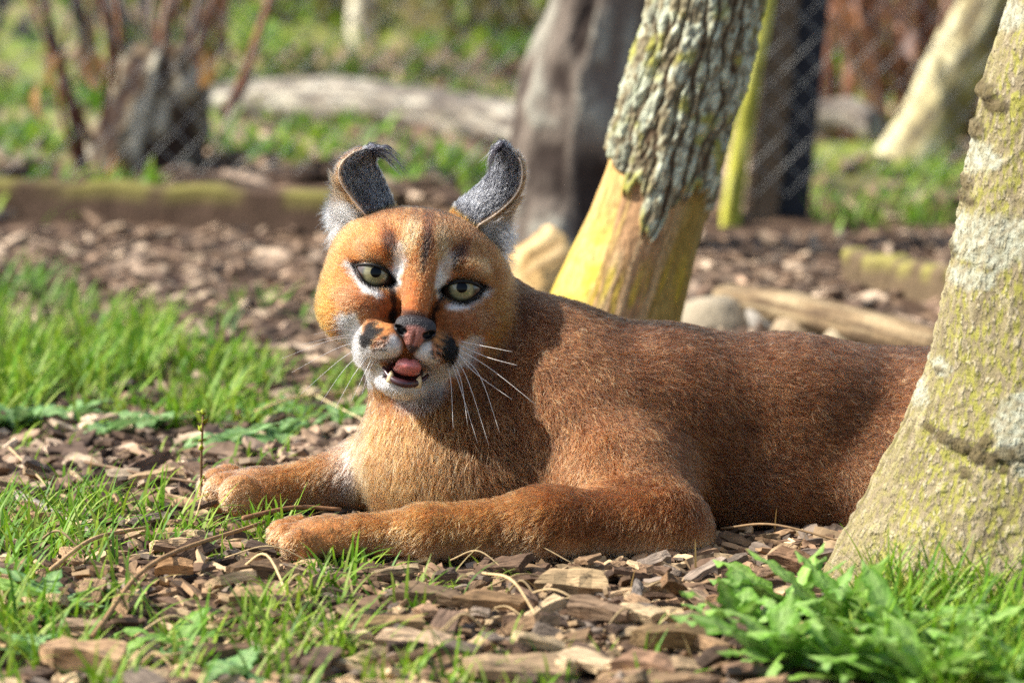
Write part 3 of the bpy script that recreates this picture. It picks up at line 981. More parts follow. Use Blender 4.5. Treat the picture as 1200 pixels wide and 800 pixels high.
def body_field():
    Fd = np.full((len(XS), len(YS), len(ZS)), 0.06, np.float32)
    for d in PR:
        if d['t'] == 'e':
            lo, hi = d['c'] - d['r'].max(), d['c'] + d['r'].max()
        else:
            R = max(d['ra'], d['rb'])
            lo, hi = np.minimum(d['a'], d['b']) - R, np.maximum(d['a'], d['b']) + R
        m = d['k'] + 0.015
        i0, i1 = np.searchsorted(XS, [lo[0] - m, hi[0] + m])
        j0, j1 = np.searchsorted(YS, [lo[1] - m, hi[1] + m])
        k0, k1 = np.searchsorted(ZS, [lo[2] - m, hi[2] + m])
        if i1 <= i0 or j1 <= j0 or k1 <= k0:
            continue
        g = np.stack(np.meshgrid(XS[i0:i1], YS[j0:j1], ZS[k0:k1], indexing='ij'), -1)
        v = dist(g, d).astype(np.float32)
        sub = Fd[i0:i1, j0:j1, k0:k1]
        Fd[i0:i1, j0:j1, k0:k1] = smin(sub, v, d['k'])
    # fur thickness: the skin lies a little below the outline
    i0, i1 = np.searchsorted(XS, [HO[0] - 0.08, HO[0] + 0.08])
    j0, j1 = np.searchsorted(YS, [HO[1] - 0.055, HO[1] + 0.04])
    k0, k1 = np.searchsorted(ZS, [HO[2] - 0.10, HO[2] + 0.06])
    Fd += 0.002
    g = np.stack(np.meshgrid(XS[i0:i1], YS[j0:j1], ZS[k0:k1], indexing='ij'), -1)
    Fd[i0:i1, j0:j1, k0:k1] = carve_head(Fd[i0:i1, j0:j1, k0:k1], g)
    # the ground flattens what rests on it
    Fd[:] = np.maximum(Fd, (0.003 - ZS)[None, None, :])
    return Fd


def surface_nets(F, xs, ys, zs):
    S = F < 0
    c = [S[:-1, :-1, :-1], S[1:, :-1, :-1], S[:-1, 1:, :-1], S[1:, 1:, :-1], S[:-1, :-1, 1:], S[1:, :-1, 1:], S[:-1, 1:, 1:], S[1:, 1:, 1:]]
    cnt = sum(a.astype(np.int8) for a in c)
    I, J, K = np.nonzero((cnt > 0) & (cnt < 8))
    idx = np.full(cnt.shape, -1, np.int64)
    idx[I, J, K] = np.arange(len(I))
    offs = [(0, 0, 0), (1, 0, 0), (0, 1, 0), (1, 1, 0), (0, 0, 1), (1, 0, 1), (0, 1, 1), (1, 1, 1)]
    val = [F[I + o[0], J + o[1], K + o[2]] for o in offs]
    acc = np.zeros((len(I), 3)); num = np.zeros(len(I))
    for a in range(8):
        for ax in range(3):
            if offs[a][ax]: continue
            b = a + (1, 2, 4)[ax]
            fa, fb = val[a], val[b]
            m = (fa < 0) != (fb < 0)
            t = np.where(m, fa / np.where(m, fa - fb, 1), 0)
            p = np.tile(np.array(offs[a], float), (len(I), 1))
            p[:, ax] = t
            acc += p * m[:, None]; num += m
    p = acc / num[:, None]
    V = np.stack([xs[I] + p[:, 0] * (xs[I + 1] - xs[I]), ys[J] + p[:, 1] * (ys[J + 1] - ys[J]), zs[K] + p[:, 2] * (zs[K + 1] - zs[K])], 1)
    Q = []
    for ax in range(3):
        sl0 = [slice(None)] * 3; sl1 = [slice(None)] * 3
        sl0[ax] = slice(0, -1); sl1[ax] = slice(1, None)
        a = S[tuple(sl0)]; b = S[tuple(sl1)]
        i, j, k = np.nonzero(a != b)
        o1, o2 = [(1, 2), (2, 0), (0, 1)][ax]
        pos = np.stack([i, j, k], 1)
        ok = (pos[:, o1] > 0) & (pos[:, o2] > 0) & (pos[:, o1] < F.shape[o1] - 1) & (pos[:, o2] < F.shape[o2] - 1)
        pos = pos[ok]
        flip = a[pos[:, 0], pos[:, 1], pos[:, 2]]
        def at(d1, d2):
            q = pos.copy(); q[:, o1] += d1; q[:, o2] += d2
            return idx[q[:, 0], q[:, 1], q[:, 2]]
        q = np.stack([at(-1, -1), at(0, -1), at(0, 0), at(-1, 0)], 1)
        q[~flip] = q[~flip][:, ::-1]
        Q.append(q)
    return V, np.concatenate(Q)


def vert_normals(V, Q):
    n = np.cross(V[Q[:, 2]] - V[Q[:, 0]], V[Q[:, 3]] - V[Q[:, 1]])
    N = np.zeros_like(V)
    for k in range(4):
        np.add.at(N, Q[:, k], n)
    return nrm(N)


def relax(V, Q, it=2):
    for _ in range(it):
        A = np.zeros_like(V); C = np.zeros(len(V))
        for k in range(4):
            for b in (Q[:, (k + 1) % 4], Q[:, (k + 3) % 4]):
                np.add.at(A, Q[:, k], V[b]); np.add.at(C, Q[:, k], 1)
        V = V * 0.5 + 0.5 * A / np.maximum(C, 1)[:, None]
    return V


# ---- coat colours, chosen per hair root from where it grows
O_FACE = lin(176, 108, 60)
O_RICH = lin(196, 112, 52)
TAN = lin(190, 122, 70)
CREAM = lin(238, 205, 160)
WHITE = lin(252, 248, 242)
BROWN = lin(115, 68, 37)
BACK = lin(112, 67, 40)
DARK = lin(38, 28, 26)
BLACK = lin(20, 17, 18)


def blob(u, v, cu, cv, ru, rv, ang=0.0, soft=0.24):
    a = math.radians(ang)
    x, y = u - cu, v - cv
    X, Y_ = x * math.cos(a) + y * math.sin(a), -x * math.sin(a) + y * math.cos(a)
    k = np.sqrt((X / ru) ** 2 + (Y_ / rv) ** 2)
    return 1 - smooth(1 - soft, 1 + soft, k)


def seg_d(u, v, a, b):
    ax, ay = a; bx, by = b
    t = np.clip(((u - ax) * (bx - ax) + (v - ay) * (by - ay)) / ((bx - ax) ** 2 + (by - ay) ** 2), 0, 1)
    return np.hypot(u - ax - t * (bx - ax), v - ay - t * (by - ay))


def region_weights(p):
    W = {}
    fl = np.zeros_like(p)
    for d in PR:
        w = np.exp(-np.maximum(dist(p, d), -0.004) / 0.008)
        W[d['tag']] = W.get(d['tag'], 0) + w
        fl += w[:, None] * d['flow']
    tot = sum(W.values())
    for k in W: W[k] = W[k] / tot
    return W, nrm(fl)


def rag0(au, v, u):
    return fbm(np.stack([au * 0.3, v * 0.3, 0 * au + (u > 0) * 5], 1), 2, 24) - 0.5


def coat(p, W):
    n = len(p)
    nz = fbm(p * 55.0, 3, 3)
    fine = RNG.random(n)
    c = np.tile(BROWN, (n, 1))
    # the back is darker and greyer, the flank warm brown
    top = smooth(0.07, 0.13, p[:, 2])
    c = mixc(c, BACK, 0.8 * top)
    c = mixc(c, lin(106, 66, 38), 0.6 * (1 - smooth(0.03, 0.09, p[:, 2])))
    z0 = lambda k: W.get(k, np.zeros(n))
    c = mixc(c, lin(94, 55, 31), np.clip(z0('neck') * 1.1, 0, 1))  # dark brown neck, deepened by painted shade behind the cheek
    c = mixc(c, lin(120, 71, 39), np.clip(z0('shoulder'), 0, 1))
    leg = np.clip((z0('leg') + z0('paw')) * 1.2, 0, 1)
    c = mixc(c, lin(162, 104, 56), leg * (1 - 0.85 * smooth(-0.03, 0.075, p[:, 0])))  # foreleg tone painted as lit near the paw, shaded near the elbow
    c = mixc(c, lin(126, 76, 42), leg * smooth(-0.03, 0.075, p[:, 0]))
    inner = leg * smooth(0.02, 0.005, p[:, 2])
    c = mixc(c, lin(215, 165, 120), 0.55 * inner)
    c = mixc(c, lin(214, 158, 112), np.clip(z0('paw') * 1.1, 0, 1) * smooth(-0.155, -0.19, p[:, 0]) * 0.8)
    c = mixc(c, lin(196, 132, 78), np.clip(z0('paw') * 1.1, 0, 1) * 0.5)
    ch = np.clip(z0('chest') * 1.25, 0, 1)
    # chest: cream down the front, tawny with the head's shade painted in towards the shoulder
    fr = smooth(-0.005, -0.075, p[:, 0])
    c = mixc(c, lin(112, 68, 38), ch * 0.9)
    c = mixc(c, lin(164, 100, 54), ch * fr * 0.9)
    c = mixc(c, lin(202, 148, 98), ch * smooth(-0.092, -0.108, p[:, 0]) * 0.8)
    c = mixc(c, WHITE, ch * smooth(-0.106, -0.114, p[:, 0]) * smooth(0.07, 0.03, p[:, 2]) * 0.8)
    # head
    h = np.clip((z0('head') + z0('muzzle')) * 2.6 - 0.9, 0, 1)
    q = to_head(p)
    u, v, w = q[:, 0], q[:, 1], q[:, 2]
    au = np.abs(u)
    f = np.tile(O_FACE, (n, 1))
    f = mixc(f, lin(168, 98, 56), 0.7 * smooth(0.45, 0.7, fbm(p * 90, 2, 9)))
    f = mixc(f, O_RICH, smooth(38, 58, au) * smooth(15, -25, v) * 0.9)
    f = mixc(f, lin(170, 112, 76), blob(au, v, 38, -20, 17, 9) * 0.7)
    f = mixc(f, lin(140, 86, 58), smooth(-38, -75, w) * 0.85)
    f = mixc(f, lin(225, 165, 110), blob(au, v, 11, 26, 5, 18, 8) * 0.75)
    f = mixc(f, DARK, blob(au, v, 0.0, 31, 3.0, 27, 0, 0.4) * (0.75 + 0.25 * smooth(0.2, 0.5, fbm(p * 260, 2, 15))))
    f = mixc(f, DARK, blob(au, v, 24, 21, 4.8, 9.0, -12, 0.5) * 0.95)
    f = mixc(f, lin(120, 74, 48), smooth(20, 44, v) * 0.45)
    f = mixc(f, DARK, blob(au, v, 9, 44, 1.8, 14, 6, 0.6) * 0.55)
    f = mixc(f, lin(120, 72, 46), blob(au, v, 31, 34, 3.0, 13, -20, 0.6) * 0.6)
    f = mixc(f, lin(206, 160, 120), blob(au + 8 * rag0(au, v, u), v, 33, 11.0, 14, 3.0, 14, 0.5) * 0.3)
    f = mixc(f, WHITE, blob(au + 6 * rag0(au, v, u), v, 15.2, 2.0, 3.6, 11.0, 6, 0.4))
    f = mixc(f, lin(236, 205, 175), blob(au, v, 17, 14, 3.5, 7) * 0.8)
    sd = np.minimum(seg_d(au, v, (47, 1), (34, -12)), seg_d(au, v, (34, -12), (24, -14))) + 5 * rag0(au, v, u)
    f = mixc(f, WHITE, (1 - smooth(1.2, 3.6, sd)) * 0.92)
    f = mixc(f, lin(205, 112, 50), blob(u, v, 0, -12, 8, 16) * 0.8)
    # dark tear line to the nose
    td = np.minimum(seg_d(au, v, (17.0, -9), (14.0, -17)), seg_d(au, v, (14.0, -17), (13, -28))) + 4 * rag0(au, v, u)
    f = mixc(f, BLACK, (1 - smooth(1.0, 3.0, td)) * 0.9)
    f = mixc(f, BLACK, blob(au, v, 13.5, -28, 3.5, 6.5) * 0.95)
    f = mixc(f, lin(60, 40, 32), blob(au, v, 0, -22.5, 11, 3.5, 0, 0.5) * 0.9)
    # muzzle
    f = mixc(f, WHITE, blob(au, v, 13.5, -47, 8.5, 9.5) * 0.97)
    f = mixc(f, lin(196, 120, 62), blob(au, v, 20, -39.5, 6, 9) * 0.85)
    f = mixc(f, lin(206, 134, 74), blob(au, v, 19, -35, 6, 6) * 0.85)
    dots = (np.sin(v * 1.35 + au * 0.3 + 4 * rag0(au, v, u)) > 0.1) & (np.sin(au * 1.1 + 0.6 * v) > -0.5) & (au > 14)
    f = mixc(f, BLACK, blob(au, v, 20.5, -44, 6.5, 10) * dots * 0.95)
    band = np.minimum(seg_d(au, v, (41, -37), (36, -47)), seg_d(au, v, (37, -46), (18, -69))) + 7 * rag0(au, v, u)
    f = mixc(f, WHITE, (1 - smooth(5.0, 9.0, band)) * np.where(u < 0, 1.0, 0.8))
    streak = smooth(0.25, 0.5, fbm(np.stack([au * 0.55, v * 0.25, 0 * au], 1), 2, 14))
    rag = fbm(np.stack([au * 0.16, v * 0.5, 0 * au + (u > 0) * 9], 1), 3, 14) - 0.5
    f = mixc(f, lin(9, 7, 7), np.clip(blob(au + rag * 9.0, v, 27.6, -42.0, 5.6, 11.0, 14, 0.35) * 1.15, 0, 1))
    f = mixc(f, WHITE, smooth(-64, -67, v) * smooth(36, 26, au) * smooth(-25, -5, w))
    # the rim of the lids
    for s in (-1, 1):
        al = almond(q, s)
        f = mixc(f, BLACK, (1 - smooth(1.0, 2.3, al)) * (w > -15))
    mo = mouth(q)
    f = mixc(f, lin(48, 30, 30), (1 - smooth(0.6, 1.4, mo)) * (w > -5))
    c = mixc(c, f, h)
    # every hair a little different
    k = 0.66 + 0.62 * nz
    k = k * (0.70 + 0.6 * fine)
    k = k * np.where(h > 0.5, 0.78 + 0.5 * fbm(p * 330.0, 2, 6), 0.55 + 0.95 * fbm(p * 210.0, 2, 8))
    lum = c.max(1)
    k = k + (1.0 - k) * 0.6 * smooth(0.6, 0.85, lum)
    return c * k[:, None], h, q


def hair_object(name, parent, root, nrmv, flow, length, radius, lift, cols, mat, npt=4, curl=0.25, gravity=0.0, jitter=0.22):
    n = len(root)
    t = flow - nrmv * (flow * nrmv).sum(1, keepdims=True)
    t = nrm(t + RNG.normal(0, jitter, (n, 3)))
    t = t - nrmv * (t * nrmv).sum(1, keepdims=True)
    L = np.broadcast_to(np.asarray(length, float), (n,)) * RNG.uniform(0.65, 1.25, n)
    lf = np.broadcast_to(np.asarray(lift, float), (n,))[:, None]
    pos = np.zeros((n, npt, 3))
    pos[:, 0] = root - nrmv * 0.0006
    for i in range(1, npt):
        s = (i - 0.5) / (npt - 1)
        d = nrm(nrmv * (lf * (1.0 - 0.75 * s)) + nrm(t) * (1 - lf * 0.6 * (1 - s)) + RNG.normal(0, curl * 0.25, (n, 3)) + np.array([0, 0, -gravity * s]))
        pos[:, i] = pos[:, i - 1] + d * (L / (npt - 1))[:, None]
    hc = bpy.data.hair_curves.new(name)
    hc.add_curves([npt] * n)
    hc.position_data.foreach_set('vector', pos.astype(np.float32).ravel())
    rad = np.array([1.0, 0.95, 0.7, 0.12] if npt == 4 else np.linspace(1, 0.1, npt))
    r = np.broadcast_to(np.asarray(radius, float), (n,))[:, None] * rad[None, :]
    ra = hc.attributes.get('radius') or hc.attributes.new('radius', 'FLOAT', 'POINT')
    ra.data.foreach_set('value', r.astype(np.float32).ravel())
    ca = hc.attributes.new('hcol', 'FLOAT_COLOR', 'CURVE')
    cc = np.ones((n, 4), np.float32); cc[:, :3] = np.clip(cols, 0.002, 0.80)
    ca.data.foreach_set('color', cc.ravel())
    hc.materials.append(mat)
    o = bpy.data.objects.new(name, hc)
    COL.objects.link(o)
    if parent is not None:
        o.parent = parent
        o.matrix_parent_inverse = parent_inverse(parent)
    return o


def hair_material():
    m = bpy.data.materials.new('fur')
    m.use_nodes = True
    n, l = m.node_tree.nodes, m.node_tree.links
    n.remove(n['Principled BSDF'])
    at = n.new('ShaderNodeAttribute'); at.attribute_name = 'hcol'
    h = n.new('ShaderNodeBsdfHairPrincipled')
    h.model = 'CHIANG'
    h.parametrization = 'COLOR'
    h.inputs['Roughness'].default_value = 0.38
    h.inputs['Radial Roughness'].default_value = 0.55
    h.inputs['Coat'].default_value = 0.0
    h.inputs['IOR'].default_value = 1.32
    h.inputs['Random Roughness'].default_value = 0.2
    hi = n.new('ShaderNodeHairInfo')
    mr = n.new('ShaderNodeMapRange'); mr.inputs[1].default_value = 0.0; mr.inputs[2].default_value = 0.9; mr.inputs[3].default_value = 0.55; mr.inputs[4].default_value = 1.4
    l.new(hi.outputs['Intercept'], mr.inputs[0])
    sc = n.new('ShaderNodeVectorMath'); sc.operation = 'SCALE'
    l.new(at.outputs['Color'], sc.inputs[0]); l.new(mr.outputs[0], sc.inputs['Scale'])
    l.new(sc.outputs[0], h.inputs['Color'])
    l.new(h.outputs[0], n['Material Output'].inputs[0])
    return m


M_FUR = hair_material()


def sample_surface(V, Q, N, count, dens=None):
    """Random points of a quad mesh, area weighted (and by dens per vertex)."""
    T = np.concatenate([Q[:, [0, 1, 2]], Q[:, [0, 2, 3]]])
    A = np.linalg.norm(np.cross(V[T[:, 1]] - V[T[:, 0]], V[T[:, 2]] - V[T[:, 0]]), axis=1)
    if dens is not None:
        A = A * dens[T].mean(1)
    cdf = np.cumsum(A); cdf /= cdf[-1]
    t = np.searchsorted(cdf, RNG.random(count))
    t = np.minimum(t, len(T) - 1)
    a, b = RNG.random(count), RNG.random(count)
    s = a + b > 1
    a[s], b[s] = 1 - a[s], 1 - b[s]
    w = np.stack([1 - a - b, a, b], 1)
    p = (V[T[t]] * w[..., None]).sum(1)
    nn = nrm((N[T[t]] * w[..., None]).sum(1))
    return p, nn


def build_caracal():
    Fd = body_field()
    V, Q = surface_nets(Fd, XS, YS, ZS)
    V = relax(V, Q, 2)
    N = vert_normals(V, Q)
    me = new_mesh('caracal', V, Q)
    W, _ = region_weights(V)
    c, h, q = coat(V, W)
    c = c * 0.62
    mo = mouth(q)
    c = mixc(c, lin(70, 30, 32), (1 - smooth(0.2, 0.8, mo)) * (q[:, 2] > -12))
    for s in (-1, 1):
        c = mixc(c, BLACK, (1 - smooth(0.6, 1.6, almond(q, s))) * (q[:, 2] > -16) * (h > 0.3))
    set_col(me, c)
    skin = mat_attr('caracal_skin', 0.75, 0.2, (400, 400, 400), 0.3, 0.4, 0.002)
    body = link('caracal', me, skin, label='tawny brown caracal lying on the wood chips with mouth open and paws stretched out', cat='caracal')
    # ---- fur
    qh = to_head(V)
    dens = np.where(h > 0.5, 2.6, 1.0)
    dens = dens * np.where((V[:, 2] < 0.012) & (N[:, 2] < -0.5), 0.05, 1.0)
    dens = dens * np.where(V[:, 0] > 0.42, 0.35, 1.0)
    cnt = 560000
    p, n = sample_surface(V, Q, N, cnt, dens)
    W, fl = region_weights(p)
    c, h, q = coat(p, W)
    u, v, w = q[:, 0], q[:, 1], q[:, 2]
    keep = np.ones(cnt, bool)
    for s in (-1, 1):
        keep &= ~((almond(q, s) < 0.5) & (w > -18) & (h > 0.2))
    keep &= ~((mouth(q) < 1.2) & (w > -12) & (h > 0.2))
    keep &= ~((np.abs(u) < 11.5 + 0.25 * (v + 28)) & (v < -25) & (v > -47) & (w > 24) & (h > 0.3))
    # face: hairs lie away from the nose
    fu = np.stack([u, v + 30.0, np.zeros_like(u)], 1)
    up = smooth(-20, 5, v)
    fu = nrm(fu)
    fu[:, 2] = -0.55
    fu = np.where((v < -34)[:, None], nrm(np.stack([u * 0.8, -np.abs(v + 30) * 0.5 - 4, -10 - 0 * u], 1)), fu)
    fw = nrm(fu @ HM.T)
    hw = h[:, None]
    flow = nrm(fl * (1 - hw) + fw * hw)
    cl = np.stack([fbm(p * 95.0, 2, 301 + 7 * a) for a in range(3)], 1) - 0.5
    cl2 = np.stack([fbm(p * 26.0, 2, 351 + 7 * a) for a in range(3)], 1) - 0.5
    flow = nrm(flow + cl * (0.85 * (1 - 0.3 * hw)) + cl2 * (0.8 * (1 - 0.7 * hw)))
    nose_d = np.hypot(u, v + 32)
    Lh = 0.0024 + 0.0052 * smooth(10, 70, nose_d) + 0.003 * smooth(46, 62, np.abs(u)) * smooth(10, -20, v)
    Lh = np.where((v < -62) & (np.abs(u) < 32), 0.006, Lh)
    zero = np.zeros(cnt)
    Lb = 0.0092 + 0.006 * W.get('chest', zero) - 0.0048 * W.get('paw', zero) - 0.001 * W.get('leg', zero)
    L = Lb * (1 - h) + Lh * h
    lift = 0.42 * (1 - h) + 0.36 * h + 0.1 * W.get('chest', zero)
    rad = np.where(h > 0.5, 0.000105, 0.00014)
    # agouti: pale tips scattered through the darker back, dark guard hairs in the light parts
    rr = RNG.random(cnt)
    bodyw = np.clip(1 - h - W.get('leg', zero) - W.get('paw', zero), 0, 1)
    dk = RNG.random(cnt)
    c = c * np.where((dk < 0.2) & (h > 0.5) & (c.max(1) < 0.6), 0.45, 1.0)[:, None]
    c = c * (1 + (2.6 * (rr > 0.87) * bodyw)[:, None]) * (1 - (0.6 * (rr < 0.35) * np.clip(bodyw + 0.35, 0, 1))[:, None])
    # thicker guard hairs break up the short coat
    gh = RNG.random(cnt) < np.where(h > 0.5, 0.13, 0.15)
    rad = np.where(gh, rad * np.where(h > 0.5, 1.9, 2.3), rad)
    gc = np.where(RNG.random(cnt) < 0.55, 0.36, 1.9)
    gc = np.where(c.max(1) > 0.55, 1.0, gc)
    c = np.where(gh[:, None], c * gc[:, None], c)
    K = keep
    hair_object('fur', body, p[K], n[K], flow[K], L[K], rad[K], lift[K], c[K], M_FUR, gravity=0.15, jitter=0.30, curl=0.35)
    return body, V, Q, N


CAT, CV, CQ, CN = build_caracal()
# ------------------------------------------------------------------ eyes, nose, mouth, ears, whiskers of the caracal
def cap_mesh(name, R, r, col_fn, rings=14, seg=40):
    """A cap of the sphere of radius R about +Z out to radius r; metres; colours by fraction of r and angle."""
    V = [(0, 0, R)]; C = [col_fn(0.0, 0.0)]; F = []
    for i in range(1, rings + 1):
        rr = r * i / rings
        for k in range(seg):
            a = 2 * math.pi * k / seg
            V.append((rr * math.cos(a), rr * math.sin(a), math.sqrt(R * R - rr * rr)))
            C.append(col_fn(i / rings, a))
    for k in range(seg):
        F.append((0, 1 + k, 1 + (k + 1) % seg))
    for i in range(rings - 1):
        for k in range(seg):
            k2 = (k + 1) % seg
            F.append((1 + i * seg + k, 1 + (i + 1) * seg + k, 1 + (i + 1) * seg + k2, 1 + i * seg + k2))
    me = new_mesh(name, V, F)
    set_col(me, np.array(C))
    return me


def eye_rotation(gu, gv):
    from mathutils import Matrix
    z = nrm(HM @ np.array([gu, gv, 1.0]))
    x = nrm(np.cross(HM[:, 1], z)); y = np.cross(z, x)
    return Matrix([[x[0], y[0], z[0]], [x[1], y[1], z[1]], [x[2], y[2], z[2]]]).to_euler()


M_EYE = mat_attr('eye_surface', 0.25, 0.5, (3000, 3000, 3000), 0.12, 0.0, coat=0.7)
M_PUPIL = mat_plain('pupil_black', lin(3, 3, 4), 0.06, 0.18)
M_LID = mat_plain('eyelid_skin', lin(16, 13, 13), 0.6, 0.3)


def iris_col(f, a):
    st = 0.55 + 0.9 * noise3(np.array([math.cos(a) * 9, math.sin(a) * 9, f * 2.0]), 5)
    c = lin(126, 112, 62) * (1 - f) + lin(124, 122, 92) * f
    c = c * (1 - 0.9 * float(smooth(0.72, 1.0, f)))
    return c * st


def build_eyes():
    for s in (-1, 1):
        cen = HL(s * 30.0, -0.3, -14.2)
        V, F = [], []
        R = 0.0145
        eb = cap_mesh('eyeball', R, R * 0.999, lambda f, a: lin(58, 40, 30), 18, 32)
        e = bpy.data.objects.new('eye', eb); COL.objects.link(e)
        eb.materials.append(M_EYE)
        e.location = cen; e.rotation_euler = eye_rotation(-0.02, 0.11)
        e.parent = CAT; e.matrix_parent_inverse = parent_inverse(CAT)
        for nm, r, dR, fn in (('iris', 0.0094, 0.00012, iris_col), ('pupil', 0.0038, 0.0003, lambda f, a: lin(6, 6, 7))):
            me = cap_mesh(nm, R + dR, r, fn)
            me.materials.append(M_PUPIL if nm == 'pupil' else M_EYE)
            o = bpy.data.objects.new(nm, me); COL.objects.link(o); o.parent = e
        # the dark lid margin round the opening
        pts = []
        for k in range(48):
            a = 2 * math.pi * k / 48
            lo, hi = 0.0, 20.0
            for _ in range(22):
                m = (lo + hi) / 2
                q = np.array([s * 30 + m * math.cos(a), -0.5 + m * math.sin(a), 0.0])
                if almond(q, s) < 0: lo = m
                else: hi = m
            x, y = s * 30 + lo * math.cos(a), -0.5 + lo * math.sin(a)
            rr = math.hypot(x - s * 30, y + 0.3)
            z = -14.2 + math.sqrt(max(14.5 ** 2 - rr * rr, 4.0)) + 1.2
            pts.append(HL(x, y, z))
        pts.append(pts[0]); pts.append(pts[1])
        V, F = tube(pts, [0.0006 + 0.0007 * max(0, math.sin(2 * math.pi * k / 48)) for k in range(len(pts))], 8, cap=False)
        link('eyelid', new_mesh('eyelid', V, F), M_LID, CAT)


def small_sdf(name, fn, lo, hi, step):
    xs, ys, zs = (np.arange(a, b, step) for a, b in zip(lo, hi))
    g = np.stack(np.meshgrid(xs, ys, zs, indexing='ij'), -1)
    V, Q = surface_nets(fn(g), xs, ys, zs)
    V = relax(V, Q, 1)
    return V, Q


def e_d(q, c, r):
    q = q - np.array(c, float); r = np.array(r, float)
    k0 = np.sqrt(((q / r) ** 2).sum(-1)); k1 = np.sqrt(((q / r ** 2) ** 2).sum(-1))
    return k0 * (k0 - 1) / np.maximum(k1, 1e-5)


def build_nose():
    def fn(q):
        d = e_d(q, (0, -29.0, 29.5), (11.0, 4.6, 8))
        for s in (-1, 1):
            d = smin(d, e_d(q, (s * 6.2, -33.5, 31.5), (6.2, 5.2, 7.0)), 4)
        d = smin(d, e_d(q, (0, -36, 33), (6.0, 8.5, 6.5)), 4)
        d = smin(d, e_d(q, (0, -42, 30), (2.6, 6.0, 6.0)), 4)
        for s in (-1, 1):
            x = q[..., 0] * s
            hole = e_d(np.stack([x, q[..., 1], q[..., 2]], -1), (7.2, -35.5, 38), (3.0, 2.0, 6.0))
            slit = e_d(np.stack([x, q[..., 1], q[..., 2]], -1), (10.0, -33.0, 35), (2.4, 1.0, 6.0))
            d = smax(d, -smin(hole, slit, 2.0), 1.0)
        d = smax(d, -(e_d(q, (0, -41, 40), (0.7, 7, 3.5))), 1.2)
        return d
    V, Q = small_sdf('nose', fn, (-17, -54, 16), (17, -19, 48), 0.6)
    n = len(V)
    u, v, w = V[:, 0], V[:, 1], V[:, 2]
    c = np.tile(lin(158, 100, 86), (n, 1))
    c = mixc(c, lin(36, 28, 30), smooth(4.2, 7.0, np.abs(u)))
    c = mixc(c, lin(34, 28, 30), smooth(-32.5, -29.0, v + 0.15 * np.abs(u)))
    c = mixc(c, lin(52, 36, 36), smooth(-41.0, -44.0, v))
    for s in (-1, 1):
        c = mixc(c, lin(8, 6, 6), blob(u * s, v, 7.8, -35.2, 3.2, 2.2))
    c = c * (0.8 + 0.4 * noise3(V * 1.3, 3))[:, None]
    V = (V - np.array([0, -33, 30])) * np.array([1.17, 1.12, 0.92]) + np.array([1.8, -31.5, 30.0])
    Vw = HO + (V * 0.001) @ HM.T
    me = new_mesh('nose', Vw, Q); set_col(me, c)
    m = mat_attr('nose_leather', 0.45, 0.5, (900, 900, 900), 0.4, 0.9, 0.0012)
    link('nose', me, m, CAT)


def build_mouth():
    # tongue
    def tf(q):
        d = e_d(q, (0, -62, 12), (10, 4.5, 16))
        d = smin(d, e_d(q, (0.5, -57.5, 24), (9.2, 5.8, 9.5)), 5)
        return smax(d, -e_d(q, (0.5, -51, 26), (1.0, 2.4, 12)), 1.5)
    V, Q = small_sdf('tongue', tf, (-14, -70, -8), (14, -46, 38), 0.8)
    c = np.tile(lin(184, 104, 98), (len(V), 1)) * (0.75 + 0.5 * noise3(V * 0.9, 8))[:, None]
    c = mixc(c, lin(150, 70, 74), smooth(18, 8, V[:, 2]))
    V = (V - np.array([0, -58, 20])) * np.array([0.95, 0.88, 1.0]) + np.array([1.6, -57.2, 20.0])
    me = new_mesh('tongue', HO + (V * 0.001) @ HM.T, Q); set_col(me, c)
    link('tongue', me, mat_attr('tongue_wet', 0.3, 0.5, (900, 900, 900), 0.2, 0.6, 0.0008, coat=0.3), CAT)
    M_T = mat_plain('tooth_enamel', lin(206, 184, 140), 0.35, 0.5, 0.2)
    def tooth(x, y, z, h, r, lean):
        pts = bez([HL(x, y - 2, z), HL(x + lean * 0.4, y + h * 0.5, z + 0.8), HL(x + lean, y + h, z - 0.4)], 7)
        V, F = tube(pts, np.array([1, 1.0, 0.92, 0.8, 0.62, 0.4, 0.12]) * r * 0.001, 8)
        link('tooth', new_mesh('tooth', V, F), M_T, CAT)
    for s in (-1, 1):
        tooth(s * 9.6 + 1.2, -68.5, 19.0, 6.0, 2.6, s * 0.3)
    # dark lower lip
    pts = [HL(u + 1.2, -69.6 + 0.020 * u * u + 0.00006 * u ** 4, 23.5 - 0.045 * u * u) for u in np.linspace(-15.5, 15.5, 21)]
    V, F = tube(pts, [0.0012 + 0.0017 * math.sin(math.pi * i / 20) for i in range(21)], 10)
    link('lip', new_mesh('lip', V, F), mat_plain('lip_skin', lin(62, 34, 38), 0.32, 0.5, 0.3), CAT)


